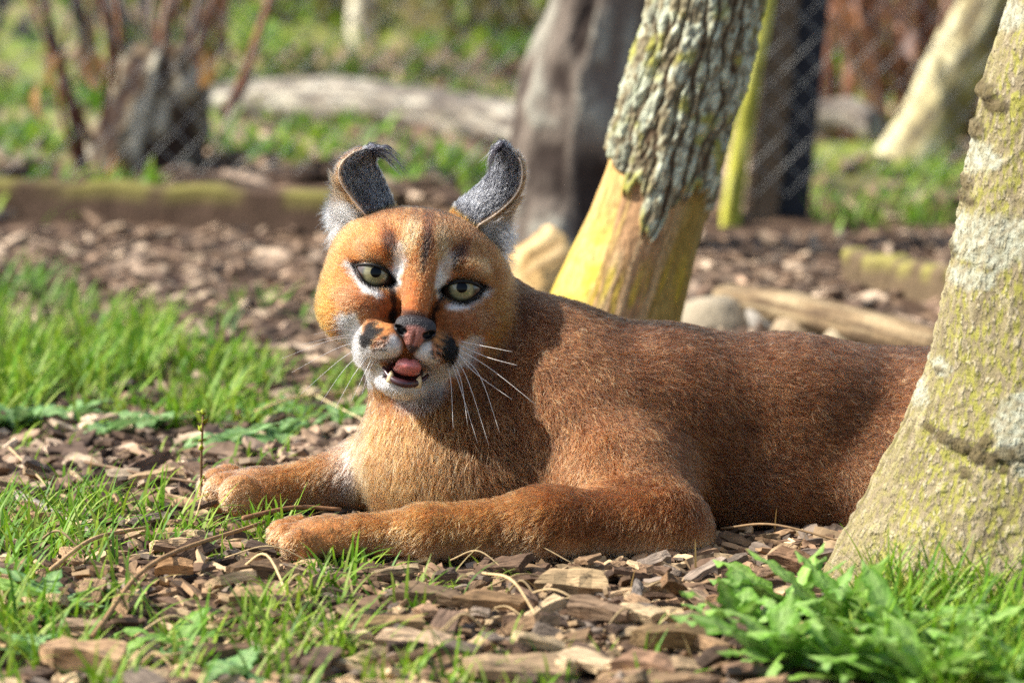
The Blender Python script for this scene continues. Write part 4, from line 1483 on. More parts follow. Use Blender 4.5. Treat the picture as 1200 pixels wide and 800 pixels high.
EARS = [
    dict(rim=[(437, 268), (427, 250), (412, 232), (400, 215), (397, 200), (403, 188), (414, 179), (428, 173)],
         inn=[(470, 262), (462, 238), (454, 219), (448, 206), (443, 197), (441, 191), (441, 186), (440, 178)],
         out=[(402, 280), (394, 258), (390, 240), (389, 222), (393, 204), (404, 189), (422, 178), (438, 175)],
         yb=0.040, yt=0.035, side=-1,
         tuft=[((430, 178), (452, 178), (466, 192)), ((436, 176), (452, 172), (462, 180)), ((426, 180), (436, 170), (446, 172)), ((438, 182), (450, 184), (462, 196))]),
    dict(rim=[(552, 282), (560, 265), (578, 253), (596, 238), (608, 222), (612, 204), (609, 187), (599, 173)],
         inn=[(522, 262), (532, 241), (546, 229), (560, 217), (571, 205), (579, 193), (581, 181), (585, 172)],
         out=[(584, 306), (590, 287), (598, 266), (607, 248), (612, 229), (614, 208), (610, 188), (599, 173)],
         yb=0.045, yt=0.040, side=1,
         tuft=[((588, 172), (578, 182), (572, 204)), ((586, 175), (577, 178), (575, 192)), ((592, 170), (584, 170), (574, 184)), ((594, 172), (590, 166), (580, 172))]),
]


def build_ears():
    M_E = mat_attr('ear_skin', 0.7, 0.3, (600, 600, 600), 0.3, 0.3, 0.001)
    for E in EARS:
        n = 26
        seg = 26
        ts = np.linspace(0, 1, n)
        def poly(pp):
            return bez(np.array([(x, y, 0) for x, y in pp], float), n)[:, :2]
        R, I, O = poly(E['rim']), poly(E['inn']), poly(E['out'])
        O = O + (R - O) * (0.95 * smooth(0.12, 0.55, ts))[:, None]
        rows, cols, regs = [], [], []
        for i, t in enumerate(ts):
            Y = E['yb'] * (1 - t) + E['yt'] * t
            wd = np.linalg.norm(R[i] - I[i]) * 0.00058
            r = P(R[i][0], R[i][1], Y - 0.004)
            a = P(I[i][0], I[i][1], Y + 0.012 * (1 - t) + 0.002)
            o = P(O[i][0], O[i][1], Y + 0.022 * (1 - t) + 0.002)
            loop, reg = [], []
            for k in range(10):                       # rim to inner edge: the black back of the ear
                f = k / 10
                loop.append(r * (1 - f) + a * f + np.array([0, -1, 0]) * wd * 0.16 * math.sin(math.pi * f)); reg.append(f * 0.5)
            for k in range(9):                        # behind
                f = k / 9
                loop.append(a * (1 - f) + o * f + np.array([0, 1, 0]) * (0.006 * (1 - t) + 0.0015) * math.sin(math.pi * f)); reg.append(1.0)
            for k in range(7):                        # the tan outer face
                f = k / 7
                loop.append(o * (1 - f) + r * f + np.array([0, 1, 0]) * 0.002 * (1 - t) * math.sin(math.pi * f)); reg.append(2 + f)
            rows += loop; regs += reg
        V = np.array(rows); rg = np.array(regs)
        tv = np.repeat(ts, seg)
        Q = grid_faces(seg, n, True)
        if E['side'] < 0: Q = Q[:, ::-1]
        # make the faces point outwards
        N = vert_normals(V, Q)
        cen = V.reshape(n, seg, 3).mean(1).repeat(seg, 0)
        if ((V - cen) * N).sum() < 0:
            Q = Q[:, ::-1]; N = -N
        black = (rg < 1.5).astype(float) * smooth(0.08, 0.12, tv)
        rimm = ((rg < 0.04) | (rg > 2.8)).astype(float)
        c = np.tile(lin(150, 92, 52), (len(V), 1))
        c = mixc(c, lin(52, 52, 58), black)
        c = mixc(c, lin(176, 146, 116), (rg >= 2).astype(float))
        c = mixc(c, lin(225, 190, 150), rimm * smooth(0.12, 0.2, tv))
        me = new_mesh('ear', V, Q); set_col(me, c)
        ear = link('ear', me, M_E, CAT)
        # rim: a bare pale edge
        rp = [V[i * seg] + np.array([0, -0.0008, 0]) for i in range(3, n - 3)]
        tv_, tf_ = tube(rp, [0.0006] * len(rp), 6)
        link('ear_rim', new_mesh('ear_rim', tv_, tf_), bpy.data.materials.get('ear_edge') or mat_plain('ear_edge', lin(222, 200, 176), 0.8, 0.1), ear)
        # fur
        cnt = 16000
        dens = np.where(rg >= 2, 0.8, 1.0)
        idx = np.arange(len(V))
        p, nn = sample_surface(V, Q, N, cnt, dens)
        d2 = None
        # nearest mesh vertex gives the region
        near = np.zeros(cnt, int)
        for a in range(0, cnt, 2000):
            near[a:a + 2000] = ((p[a:a + 2000, None, :] - V[None]) ** 2).sum(-1).argmin(1)
        rgp, tp = rg[near], tv[near]
        cent = V.reshape(n, seg, 3)
        axis_dir = nrm(np.gradient(cent.mean(1), axis=0))[np.clip((tp * (n - 1)).astype(int), 0, n - 1)]
        isb = (rgp < 1.5) & (tp > 0.105)
        ist = rgp >= 2
        out_dir = nrm(RGT * E['side'] * 1.0 + np.array([0, -0.25, 0.05]))
        flow = np.where(ist[:, None], nrm(axis_dir * 0.35 + out_dir), axis_dir)
        rr = RNG.random(cnt)
        c = np.where(isb[:, None], np.where((rr > 0.42)[:, None], lin(200, 206, 220), np.where((rr > 0.25)[:, None], lin(110, 116, 130), lin(26, 27, 32))), lin(176, 108, 56))
        tcol = np.where((rr > 0.45)[:, None], lin(206, 176, 138), np.where((rr > 0.25)[:, None], lin(150, 110, 76), lin(56, 40, 32)))
        c = np.where(ist[:, None], tcol, c)
        low = ist & (tp < 0.24)
        c = np.where(low[:, None], lin(232, 220, 205), c)
        L = np.where(isb, 0.0062, np.where(ist, 0.011, 0.006))
        L = np.where(ist & (tp > 0.45), 0.006, L)
        L = np.where(low, 0.014, L)
        rimskip = (rgp < 0.03) & (tp > 0.15)
        K = ~rimskip
        hair_object('fur', ear, p[K], nn[K], flow[K], L[K], 0.00014, np.where(ist, 0.7, 0.42)[K], (c * (0.7 + 0.5 * RNG.random(cnt))[:, None])[K], M_FUR)
        # tip tuft
        tp_, tr, tc_ = [], [], []
        rootp = []
        dirs = []
        tuft_curves(ear, E)


def tuft_curves(ear, E):
    npt = 7
    allp, cols = [], []
    for (a, b, c) in E['tuft']:
        for k in range(24):
            j = lambda s: RNG.normal(0, s, 2)
            Y = E['yt'] + RNG.uniform(-0.003, 0.004)
            pa, pb, pc = (np.array(q, float) for q in (a, b, c))
            e = RNG.uniform(0.7, 2.0)
            pc = pb + (pc - pb) * e + j(3.0)
            pts = bez([P(*(pa + j(2.0)), Y), P(*(pb + j(2.0)), Y - 0.004), P(*pc, Y - 0.002)], npt)
            allp.append(pts); cols.append(lin(26, 24, 28) if RNG.random() < 0.75 else lin(120, 120, 126))
    raw_curves('tuft', ear, np.array(allp), 0.00034, np.array(cols))


def raw_curves(name, parent, pos, radius, cols, tip=0.1):
    n, npt = pos.shape[:2]
    hc = bpy.data.hair_curves.new(name)
    hc.add_curves([npt] * n)
    hc.position_data.foreach_set('vector', pos.astype(np.float32).ravel())
    r = np.broadcast_to(np.asarray(radius, float), (n,))[:, None] * np.linspace(1, tip, npt)[None]
    ra = hc.attributes.get('radius') or hc.attributes.new('radius', 'FLOAT', 'POINT')
    ra.data.foreach_set('value', r.astype(np.float32).ravel())
    ca = hc.attributes.new('hcol', 'FLOAT_COLOR', 'CURVE')
    cc = np.ones((n, 4), np.float32); cc[:, :3] = cols
    ca.data.foreach_set('color', cc.ravel())
    hc.materials.append(M_FUR)
    o = bpy.data.objects.new(name, hc); COL.objects.link(o)
    if parent is not None:
        o.parent = parent; o.matrix_parent_inverse = parent_inverse(parent)
    return o


def cheek_ruffs():
    """Long pale hairs below the ears and along the throat edge."""
    for s, pts in ((-1, [((392, 262), (383, 272)), ((395, 275), (384, 292)), ((400, 268), (388, 284)), ((392, 252), (380, 258))]),
                   (1, [((590, 285), (601, 296)), ((580, 300), (600, 312)), ((575, 308), (596, 322)), ((592, 275), (606, 284))])):
        allp, cols = [], []
        for a, b in pts:
            for k in range(70):
                j = lambda q: RNG.normal(0, q, 2)
                pa = np.array(a, float) + j(5); pb = np.array(b, float) + j(5)
                Y = 0.035 + RNG.uniform(0, 0.02)
                mid = (pa + pb) / 2 + np.array([0, -2])
                allp.append(bez([P(*pa, Y), P(*mid, Y - 0.003), P(*pb, Y)], 5))
                cols.append(lin(240, 232, 222) * RNG.uniform(0.6, 1.0))
        raw_curves('ruff', CAT, np.array(allp), 0.00016, np.array(cols))


def build_whiskers():
    M_W = mat_plain('whisker', lin(214, 208, 202), 0.35, 0.5)
    W = [((432, 398), (395, 408), (342, 436)), ((430, 402), (398, 422), (352, 462)), ((433, 406), (404, 432), (376, 472)),
         ((437, 410), (414, 440), (392, 480)), ((428, 396), (390, 398), (330, 420)), ((440, 412), (426, 440), (412, 470)),
         ((432, 392), (398, 394), (352, 404)), ((442, 414), (432, 436), (424, 462)), ((425, 388), (396, 386), (368, 392)),
         ((536, 408), (575, 432), (628, 474)), ((534, 412), (562, 440), (586, 508)), ((530, 414), (548, 445), (573, 522)),
         ((526, 416), (538, 450), (560, 520)), ((520, 418), (528, 445), (531, 502)), ((538, 404), (570, 418), (606, 428)),
         ((533, 410), (556, 436), (600, 468)), ((528, 416), (540, 445), (548, 498)), ((540, 400), (565, 405), (600, 412))]
    for a, b, c in W:
        Y = -0.030
        dep = -0.018 if a[0] < 480 else -0.02
        pts = bez([P(*a, Y + 0.012), P(*b, Y + 0.004), P(*c, Y + dep)], 12)
        k = len(pts)
        V, F = tube(pts, np.linspace(0.00026, 0.00006, k) * (0.5 if a[1] < 300 else (1.25 if a[0] > 500 else 1.1)), 5)
        link('whisker', new_mesh('whisker', V, F), M_W, CAT)


build_eyes()
build_nose()
build_mouth()
build_ears()
cheek_ruffs()
build_whiskers()
# ------------------------------------------------------------------ wood chips
def chip_shape(seed, ln=1.0, wd=0.45, th=0.16, rough=1.0):
    """A split piece of wood: faceted slab with slanted, splintered ends (unit length along x)."""
    rg = np.random.default_rng(seed)
    nx = 6
    top, bot = [], []
    sl = rg.uniform(-0.25, 0.25); sr = rg.uniform(-0.25, 0.25)
    tw = rg.uniform(-0.12, 0.12)
    for i in range(nx):
        f = i / (nx - 1)
        env = 1.0 - rg.uniform(0.0, 0.25) - (0.25 * rg.random() if i in (0, nx - 1) else 0)
        for j, y in enumerate((-0.5, rg.uniform(-0.15, 0.15), 0.5)):
            x = (f - 0.5) * ln
            if i == 0: x += sl * y * wd * 2 + rg.uniform(-0.05, 0.05)
            if i == nx - 1: x += sr * y * wd * 2 + rg.uniform(-0.05, 0.05)
            yy = y * wd * env + rg.normal(0, 0.012)
            zt = th * (0.5 + 0.35 * rg.random() * rough) * (1.0 if j == 1 else 0.8) + tw * y * (f - 0.5)
            zb = -th * (0.5 - 0.15 * rg.random()) + tw * y * (f - 0.5)
            if i in (0, nx - 1): zt *= rg.uniform(0.4, 1.0)
            top.append((x, yy, zt)); bot.append((x, yy * 0.95, zb))
    V = np.array(top + bot)
    n = nx * 3
    F = []
    for i in range(nx - 1):
        for j in range(2):
            a = i * 3 + j
            F.append((a, a + 3, a + 4, a + 1))
            F.append((n + a, n + a + 1, n + a + 4, n + a + 3))
        a = i * 3
        F.append((a, n + a, n + a + 3, a + 3))
        a = i * 3 + 2
        F.append((a, a + 3, n + a + 3, n + a))
    for a, rev in ((0, False), ((nx - 1) * 3, True)):
        for j in range(2):
            q = (a + j, a + j + 1, n + a + j + 1, n + a + j)
            F.append(q[::-1] if rev else q)
    return V, F


def chip_material(name, attr):
    m, n, l, b = mat_new(name, 0.85, 0.2)
    tc = n.new('ShaderNodeTexCoord')
    oi = n.new('ShaderNodeObjectInfo')
    mp = n.new('ShaderNodeMapping'); mp.inputs['Scale'].default_value = (2.2, 26, 26) if not attr else (60, 60, 60)
    nz = n.new('ShaderNodeTexNoise'); nz.noise_dimensions = '4D'; nz.inputs['Detail'].default_value = 7.0; nz.inputs['Scale'].default_value = 1.0
    nz.inputs['Distortion'].default_value = 0.6
    l.new(tc.outputs['Object'], mp.inputs[0]); l.new(mp.outputs[0], nz.inputs['Vector'])
    mw = n.new('ShaderNodeMath'); mw.operation = 'MULTIPLY'; mw.inputs[1].default_value = 37.0
    l.new(oi.outputs['Random'], mw.inputs[0]); l.new(mw.outputs[0], nz.inputs['W'])
    if attr:
        at = n.new('ShaderNodeAttribute'); at.attribute_name = 'Col'; src = at.outputs['Color']
    else:
        src = oi.outputs['Color']
    # grain: dark cracks and paler fibres
    rp = n.new('ShaderNodeValToRGB')
    e = rp.color_ramp.elements
    e[0].position = 0.33; e[0].color = (0.20, 0.17, 0.15, 1)
    e[1].position = 0.72; e[1].color = (1.35, 1.33, 1.30, 1)
    x = rp.color_ramp.elements.new(0.45); x.color = (0.85, 0.84, 0.83, 1)
    l.new(nz.outputs['Fac'], rp.inputs[0])
    n2 = n.new('ShaderNodeTexNoise'); n2.inputs['Scale'].default_value = 3.0 if not attr else 40.0; n2.inputs['Detail'].default_value = 4
    l.new(tc.outputs['Object'], n2.inputs['Vector'])
    mr = n.new('ShaderNodeMapRange'); mr.inputs[1].default_value = 0.3; mr.inputs[2].default_value = 0.7; mr.inputs[3].default_value = 0.65; mr.inputs[4].default_value = 1.25
    l.new(n2.outputs['Fac'], mr.inputs[0])
    m1 = n.new('ShaderNodeVectorMath'); m1.operation = 'MULTIPLY'; l.new(src, m1.inputs[0]); l.new(rp.outputs[0], m1.inputs[1])
    m2 = n.new('ShaderNodeVectorMath'); m2.operation = 'SCALE'; l.new(m1.outputs[0], m2.inputs[0]); l.new(mr.outputs[0], m2.inputs['Scale'])
    l.new(m2.outputs[0], b.inputs['Base Color'])
    bp = n.new('ShaderNodeBump'); bp.inputs['Strength'].default_value = 0.7; bp.inputs['Distance'].default_value = 0.002
    l.new(nz.outputs['Fac'], bp.inputs['Height']); l.new(bp.outputs[0], b.inputs['Normal'])
    return m


M_CHIP = chip_material('split_wood', False)
M_MULCH = chip_material('mulch_wood', True)
CHIP_ME = []
for k in range(18):
    V, F = chip_shape(200 + k, 1.0, (0.30, 0.42, 0.55)[k % 3], (0.12, 0.17, 0.22)[(k // 3) % 3])
    me = new_mesh('wood_chip', V, F, False); me.materials.append(M_CHIP)
    CHIP_ME.append(me)
WOODS = [lin(150, 122, 92), lin(134, 108, 84), lin(172, 146, 112), lin(108, 86, 68), lin(126, 112, 98), lin(184, 160, 124), lin(96, 78, 64)]


def put_chip(px, py, length, ang, tilt=(0, 0), mesh=None, col=None, label=None, group=None, z=None, thick=1.0):
    g = G(px, py, 0.012)
    o = bpy.data.objects.new('wood_chip', CHIP_ME[RNG.integers(len(CHIP_ME)) if mesh is None else mesh])
    COL.objects.link(o)
    zz = float(ground_h(g[0], g[1])) + (0.008 if z is None else z)
    o.location = (g[0], g[1], zz)
    o.rotation_euler = (math.radians(tilt[0]), math.radians(tilt[1]), math.radians(ang))
    o.scale = (length, length, length * thick)
    c = WOODS[RNG.integers(len(WOODS))] if col is None else col
    c = c * (RNG.uniform(0.85, 1.15) if label else RNG.uniform(0.6, 1.45))
    o.color = (*[float(v) for v in c], 1)
    tag(o, label or 'weathered brown wood chip lying loose among many others in the mulch', 'wood chip', group or 'loose wood chips of the mulch')
    return o


PALE, MIDC, GREYC, DKC = lin(196, 168, 128), lin(150, 122, 92), lin(136, 124, 112), lin(104, 84, 66)
NAMED = [
    (144, 555, .036, -4, (24, 0), 2, lin(150, 134, 112), 'flat oblong grey-tan chip propped beside the far paw', .012),
    (199, 558, .034, 12, (28, -8), 2, lin(146, 124, 92), 'squarish tan chip between the oblong chip and the far paw', .012),
    (42, 548, .046, 60, (30, 20), 1, lin(120, 104, 90), 'dark weathered chip standing askew by the broad leaves', .016),
    (16, 560, .036, -20, (20, 0), 5, lin(140, 118, 94), 'tan chip at the photo edge below the broad leaves', .012),
    (507, 697, .066, -24, (18, 6), 0, lin(116, 96, 74), 'long dark brown chip slanting below the near foreleg', .016),
    (455, 727, .066, 14, (10, -4), 3, lin(150, 124, 88), 'long narrow tan chip below the slanting dark chip', .012),
    (484, 745, .058, -12, (20, 4), 4, lin(178, 152, 122), 'pale pointed chip under the long narrow tan chip', .012),
    (577, 702, .058, -6, (12, 4), 1, lin(140, 112, 80), 'brown slab chip under the elbow of the caracal', .014),
    (672, 674, .060, -4, (28, 2), 5, lin(176, 150, 112), 'large bright splintered chip against the near foreleg', .016),
    (788, 684, .036, 55, (34, 24), 8, lin(132, 102, 72), 'thick brown block chip standing tilted by the flank', .020),
    (746, 690, .036, 84, (14, -12), 6, lin(124, 114, 104), 'grey upright chip left of the thick brown block', .016),
    (748, 716, .042, -34, (22, 4), 4, lin(186, 162, 126), 'pale striped chip below the grey upright chip', .014),
    (704, 714, .058, -30, (14, 4), 3, lin(140, 116, 92), 'long brown chip slanting below the bright splintered chip', .014),
    (749, 735, .044, 24, (14, 0), 4, lin(184, 158, 122), 'ribbed pale chip under the striped chip', .010),
    (786, 746, .058, 14, (14, 4), 7, lin(132, 108, 76), 'long thick brown chip beside the leafy plants', .016),
    (604, 776, .076, 6, (10, 2), 2, lin(168, 142, 110), 'broad flat tan chip at the bottom of the photo', .014),
    (684, 762, .058, -40, (16, 2), 1, lin(190, 166, 132), 'pale flat chip right of the broad flat chip', .010),
    (760, 774, .052, -16, (12, 6), 8, lin(150, 118, 92), 'rounded brown chip below the long thick chip', .014),
    (797, 788, .064, 16, (12, 2), 0, lin(158, 130, 98), 'long tan chip at the bottom edge by the leaves', .012),
    (780, 715, .032, 0, (18, 4), 5, lin(200, 172, 130), 'small pale chip touching the toothed leaf', .012),
    (611, 722, .034, 16, (16, 0), 3, lin(124, 98, 76), 'small dark brown chip above the grass tuft', .012),
    (310, 695, .058, -2, (18, 2), 4, lin(170, 142, 104), 'long tan chip half buried below the near paw', .010),
    (205, 668, .034, 10, (20, 0), 8, lin(160, 124, 86), 'rounded orange-tan chip in the grass below the far paw', .012),
    (298, 668, .046, 4, (14, 0), 7, lin(110, 88, 64), 'crumbly brown chip lying under the near paw', .012),
    (17, 688, .036, 62, (20, 10), 5, lin(180, 146, 108), 'pale splintered chip standing at the photo edge', .016),
    (96, 768, .070, -14, (14, 4), 7, lin(172, 140, 106), 'big tan block chip in the near grass', .018),
    (93, 720, .040, 8, (14, 0), 1, lin(166, 140, 112), 'pale flat chip above the big tan block', .012),
    (926, 653, .036, -24, (30, 10), 8, lin(126, 98, 74), 'brown block chip against the flank beside the near trunk', .018),
    (967, 645, .054, 8, (12, 0), 0, lin(118, 104, 92), 'long grey chip under the belly at the near trunk', .012),
    (855, 702, .046, 16, (16, 4), 3, lin(166, 128, 94), 'tan chip behind the toothed leaves', .012),
    (262, 752, .050, 30, (12, 0), 3, lin(116, 92, 72), 'dark slanting chip in the near grass', .012),
    (640, 690, .022, 66, (10, -26), 0, lin(176, 148, 112), 'small upright splinter before the bright splintered chip', .016),
    (820, 720, .040, -30, (10, 0), 1, lin(150, 128, 104), 'grey-brown chip in front of the toothed leaf', .010),
    (520, 662, .030, 40, (20, 0), 6, lin(108, 92, 78), 'dark chip touching the underside of the near foreleg', .012),
    (820, 690, .034, -60, (18, 10), 4, lin(128, 108, 88), 'leaning chip right of the thick brown block', .014),
    (870, 668, .040, 12, (14, 0), 3, lin(112, 88, 68), 'brown chip under the belly of the caracal', .010),
]
for (x, y, ln, a, tl, mi, c, lab, z) in NAMED:
    put_chip(x, y, ln * 0.66, a, tl, mi, c, lab, 'distinct wood chips around the caracal', z * 0.8, thick=1.35)

# loose chips over the open mulch
_cand = 0
_n = 0
while _n < 265:
    px, py = RNG.uniform(-20, 1010), RNG.uniform(535, 812)
    zone = 0.25
    if 420 < px < 930 and py > 648: zone = 1.0
    if px < 330 and py < 640: zone = 0.5
    if px < 330 and py >= 640: zone = 0.4
    if 330 <= px <= 430 and py > 660: zone = 0.6
    if RNG.random() > zone: continue
    if 330 < px < 1000 and py < 648 and not (px > 880 and py > 635): continue
    g = G(px, py)
    if g[1] > 0.02 and px > 330: continue
    put_chip(px, py, RNG.uniform(0.013, 0.035), RNG.uniform(0, 180), (RNG.normal(0, 16), RNG.normal(0, 12)), z=RNG.uniform(0.002, 0.012))
    _n += 1


def scatter_mulch():
    """The uncountable rest of the mulch: crumbs near the animal, chips on the bed behind."""
    J = Join()
    shapes = [chip_shape(400 + k, 1.0, (0.25, 0.4, 0.6)[k % 3], 0.14) for k in range(9)]
    boxF = [(0, 1, 2, 3), (4, 7, 6, 5), (0, 4, 5, 1), (1, 5, 6, 2), (2, 6, 7, 3), (3, 7, 4, 0)]
    boxV = np.array([(-.5, -.5, .5), (.5, -.4, .4), (.4, .5, .5), (-.45, .4, .4), (-.5, -.5, -.5), (.5, -.4, -.5), (.4, .5, -.5), (-.45, .4, -.5)])
    def rot(V, a, t1, t2):
        ca, sa = math.cos(a), math.sin(a)
        c1, s1 = math.cos(t1), math.sin(t1); c2, s2 = math.cos(t2), math.sin(t2)
        R = np.array([[ca, -sa, 0], [sa, ca, 0], [0, 0, 1]]) @ np.array([[1, 0, 0], [0, c1, -s1], [0, s1, c1]]) @ np.array([[c2, 0, s2], [0, 1, 0], [-s2, 0, c2]])
        return V @ R.T
    pos, sz = [], []
    for k in range(5200):                                   # crumbs
        g = G(RNG.uniform(-40, 1240), RNG.uniform(520, 830)); pos.append(g); sz.append(RNG.uniform(0.004, 0.013))
    for k in range(2600):
        g = G(RNG.uniform(-40, 1240), RNG.uniform(520, 830)); pos.append(g); sz.append(RNG.uniform(0.0131, 0.024))
    for k in range(5200):                                   # behind
        g = np.array([RNG.uniform(-0.75, 0.85), RNG.uniform(0.12, 2.15), 0]); pos.append(g); sz.append(RNG.uniform(0.0135, 0.036))
    for k in range(5200):                                   # the mulch goes on beyond the picture
        g = np.array([RNG.uniform(-1.5, 1.6), RNG.uniform(-1.1, 2.1), 0])
        if abs(g[0]) < 0.33 + 0.13 * (g[1] + 0.5) and g[1] > -0.5: continue
        pos.append(g); sz.append(RNG.uniform(0.0135, 0.034))
    for k in range(700):                                    # leaf litter beyond the fence
        g = np.array([RNG.uniform(-1.2, 1.4), RNG.uniform(2.2, 5.5), 0]); pos.append(g); sz.append(RNG.uniform(0.03, 0.07))
    pos = np.array(pos)
    H = ground_h(pos[:, 0], pos[:, 1])
    far_cols = [lin(164, 142, 120), lin(134, 112, 92), lin(188, 166, 140), lin(108, 88, 72), lin(146, 122, 100), lin(86, 70, 58)]
    for i in range(len(pos)):
        s = sz[i]
        if s < 0.013:
            V = boxV * np.array([s, s * RNG.uniform(0.25, 0.7), s * 0.25]); F = boxF
        else:
            V, F = shapes[RNG.integers(9)]; V = V * s
        V = rot(V, RNG.uniform(0, 6.3), RNG.normal(0, 0.35), RNG.normal(0, 0.3))
        c = (far_cols if pos[i, 1] > 0.1 else WOODS)[RNG.integers(6)] * RNG.uniform(0.6, 1.35)
        J.add(V + np.array([pos[i, 0], pos[i, 1], H[i] + s * 0.1]), F, c)
    link('wood_mulch', J.mesh('wood_mulch', False), M_MULCH, label='brown mulch of shredded wood and bark crumbs covering the ground', cat='mulch', kind='stuff')


scatter_mulch()
# ------------------------------------------------------------------ grass, leafy plants, straws
M_GRASS = mat_attr('grass_blade', 0.55, 0.35, (300, 300, 60), 0.2, 0, translucent=0.35)
M_LEAF = mat_attr('leaf', 0.5, 0.4, (9, 14, 9), 0.32, 0.35, 0.01, translucent=0.3)


def build_grass():
    Vs, Fs, Cs = [], [], []
    n0 = 0
    segs = 5
    ss = np.linspace(0, 1, segs + 1)

    def blades(n, px, py, lmin, lmax, width, cols, upright=0.5, clump=0, world=None):
        nonlocal n0
        cen = None
        if clump:
            cen = np.stack([RNG.uniform(*px, clump), RNG.uniform(*py, clump)], 1)
        for k in range(n):
            if cen is not None:
                c = cen[RNG.integers(clump)]
                x, y = c[0] + RNG.normal(0, 14), c[1] + RNG.normal(0, 5)
            else:
                x, y = (RNG.uniform(*px), RNG.uniform(*py)) if px else (0, 0)
            g = G(x, y) if world is None else np.array([RNG.uniform(*world[0]), RNG.uniform(*world[1]), 0])
            z = float(ground_h(g[0], g[1]))
            L = RNG.uniform(lmin, lmax); w = width * RNG.uniform(0.7, 1.3)
            a = RNG.uniform(0, 2 * np.pi)
            lean = RNG.uniform(0.1, 1.0) * (1 - upright) + 0.15
            bend = RNG.uniform(0.2, 1.3)
            d = np.array([math.cos(a), math.sin(a), 0]); side = np.array([-d[1], d[0], 0])
            ang = lean + bend * ss
            st = np.stack([np.sin(ang), np.cos(ang)], 1) * L / segs
            q = np.vstack([[0, 0], np.cumsum(st[:-1], 0)])
            q[:, 1] = np.maximum(q[:, 1], 0.004 * ss)
            cenl = np.array([g[0], g[1], z - 0.002]) + d * q[:, :1] + np.array([0, 0, 1]) * q[:, 1:]
            ww = w * (1 - ss ** 1.8) * 0.5 + 0.0001
            tw = side + np.array([0, 0, 0.25])
            V = np.empty(((segs + 1) * 2, 3)); V[0::2] = cenl - tw * ww[:, None]; V[1::2] = cenl + tw * ww[:, None]
            Vs.append(V)
            i = np.arange(segs) * 2 + n0
            Fs.append(np.stack([i, i + 1, i + 3, i + 2], 1))
            c = cols[RNG.integers(len(cols))] * RNG.uniform(0.7, 1.25)
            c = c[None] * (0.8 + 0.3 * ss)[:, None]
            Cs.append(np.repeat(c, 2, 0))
            n0 += (segs + 1) * 2
    spring = [lin(104, 150, 28), lin(122, 162, 36), lin(86, 132, 28), lin(142, 168, 50), lin(152, 172, 76)]
    dry = [lin(178, 156, 100), lin(196, 172, 120), lin(150, 124, 76)]
    deep = [lin(98, 142, 46), lin(82, 126, 44), lin(122, 158, 58)]
    blades(900, (-20, 260), (400, 475), 0.03, 0.070, 0.0034, spring, 0.55, 30)
    blades(620, (-20, 300), (430, 500), 0.02, 0.05, 0.003, spring, 0.35, 40)
    blades(460, (200, 430), (430, 505), 0.015, 0.04, 0.0028, spring, 0.35, 24)
    blades(110, (-20, 90), (330, 380), 0.03, 0.06, 0.004, deep, 0.5, 7)
    blades(70, (235, 420), (345, 400), 0.02, 0.04, 0.004, deep, 0.4, 10)
    blades(150, (-20, 330), (500, 590), 0.012, 0.03, 0.0024, spring, 0.25, 34)
    blades(460, (-20, 225), (600, 670), 0.02, 0.05, 0.0022, spring, 0.4, 34)
    blades(110, (225, 330), (622, 672), 0.012, 0.03, 0.002, spring, 0.35, 14)
    blades(520, (-20, 400), (680, 830), 0.02, 0.055, 0.0024, spring, 0.35, 44)
    blades(60, (300, 360), (628, 655), 0.02, 0.045, 0.0022, spring, 0.4, 5)
    blades(60, (370, 440), (655, 680), 0.012, 0.03, 0.002, spring, 0.4, 6)
    blades(230, (330, 560), (700, 830), 0.018, 0.045, 0.0022, spring, 0.4, 22)
    blades(60, (430, 640), (660, 700), 0.008, 0.02, 0.0016, spring, 0.4, 18)
    blades(110, (540, 800), (765, 830), 0.015, 0.035, 0.0020, spring, 0.4, 16)
    blades(900, (1010, 1240), (700, 830), 0.025, 0.060, 0.0026, spring, 0.5, 50)
    blades(200, (1040, 1230), (690, 725), 0.03, 0.065, 0.0026, spring, 0.6, 16)
    blades(130, (-20, 1000), (540, 820), 0.015, 0.04, 0.0014, dry, 0.0)
    for k in range(60):
        cx, cy = RNG.uniform(-1.4, 1.5), RNG.uniform(-1.0, 0.6)
        if abs(cx) < 0.42 and cy > -0.55: continue
        blades(26, None, None, 0.02, 0.06, 0.003, spring, 0.45, 0, ((cx - .06, cx + .06), (cy - .06, cy + .06)))
    # beds behind the edging and the fence
    for k in range(74):
        cx, cy = RNG.uniform(-1.25, 0.05), 2.32 + 2.6 * RNG.random() ** 1.3
        s = RNG.uniform(0.04, 0.16)
        blades(36, None, None, 0.02, 0.06, 0.011, spring + deep, 0.3, 0, ((cx - s, cx + s), (cy - s, cy + s)))
    for k in range(16):
        cx, cy = RNG.uniform(0.42, 0.85), RNG.uniform(2.15, 3.0)
        blades(36, None, None, 0.02, 0.06, 0.006, spring, 0.4, 0, ((cx - .08, cx + .08), (cy - .08, cy + .08)))
    for k in range(40):
        cx, cy = RNG.uniform(-1.6, 1.6), RNG.uniform(4.2, 9)
        s = RNG.uniform(0.1, 0.4)
        blades(36, None, None, 0.04, 0.12, 0.014, deep + spring, 0.3, 0, ((cx - s, cx + s), (cy - s, cy + s)))
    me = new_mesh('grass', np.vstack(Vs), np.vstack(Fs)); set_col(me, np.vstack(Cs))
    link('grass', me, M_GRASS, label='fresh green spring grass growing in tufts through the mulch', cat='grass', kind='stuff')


build_grass()


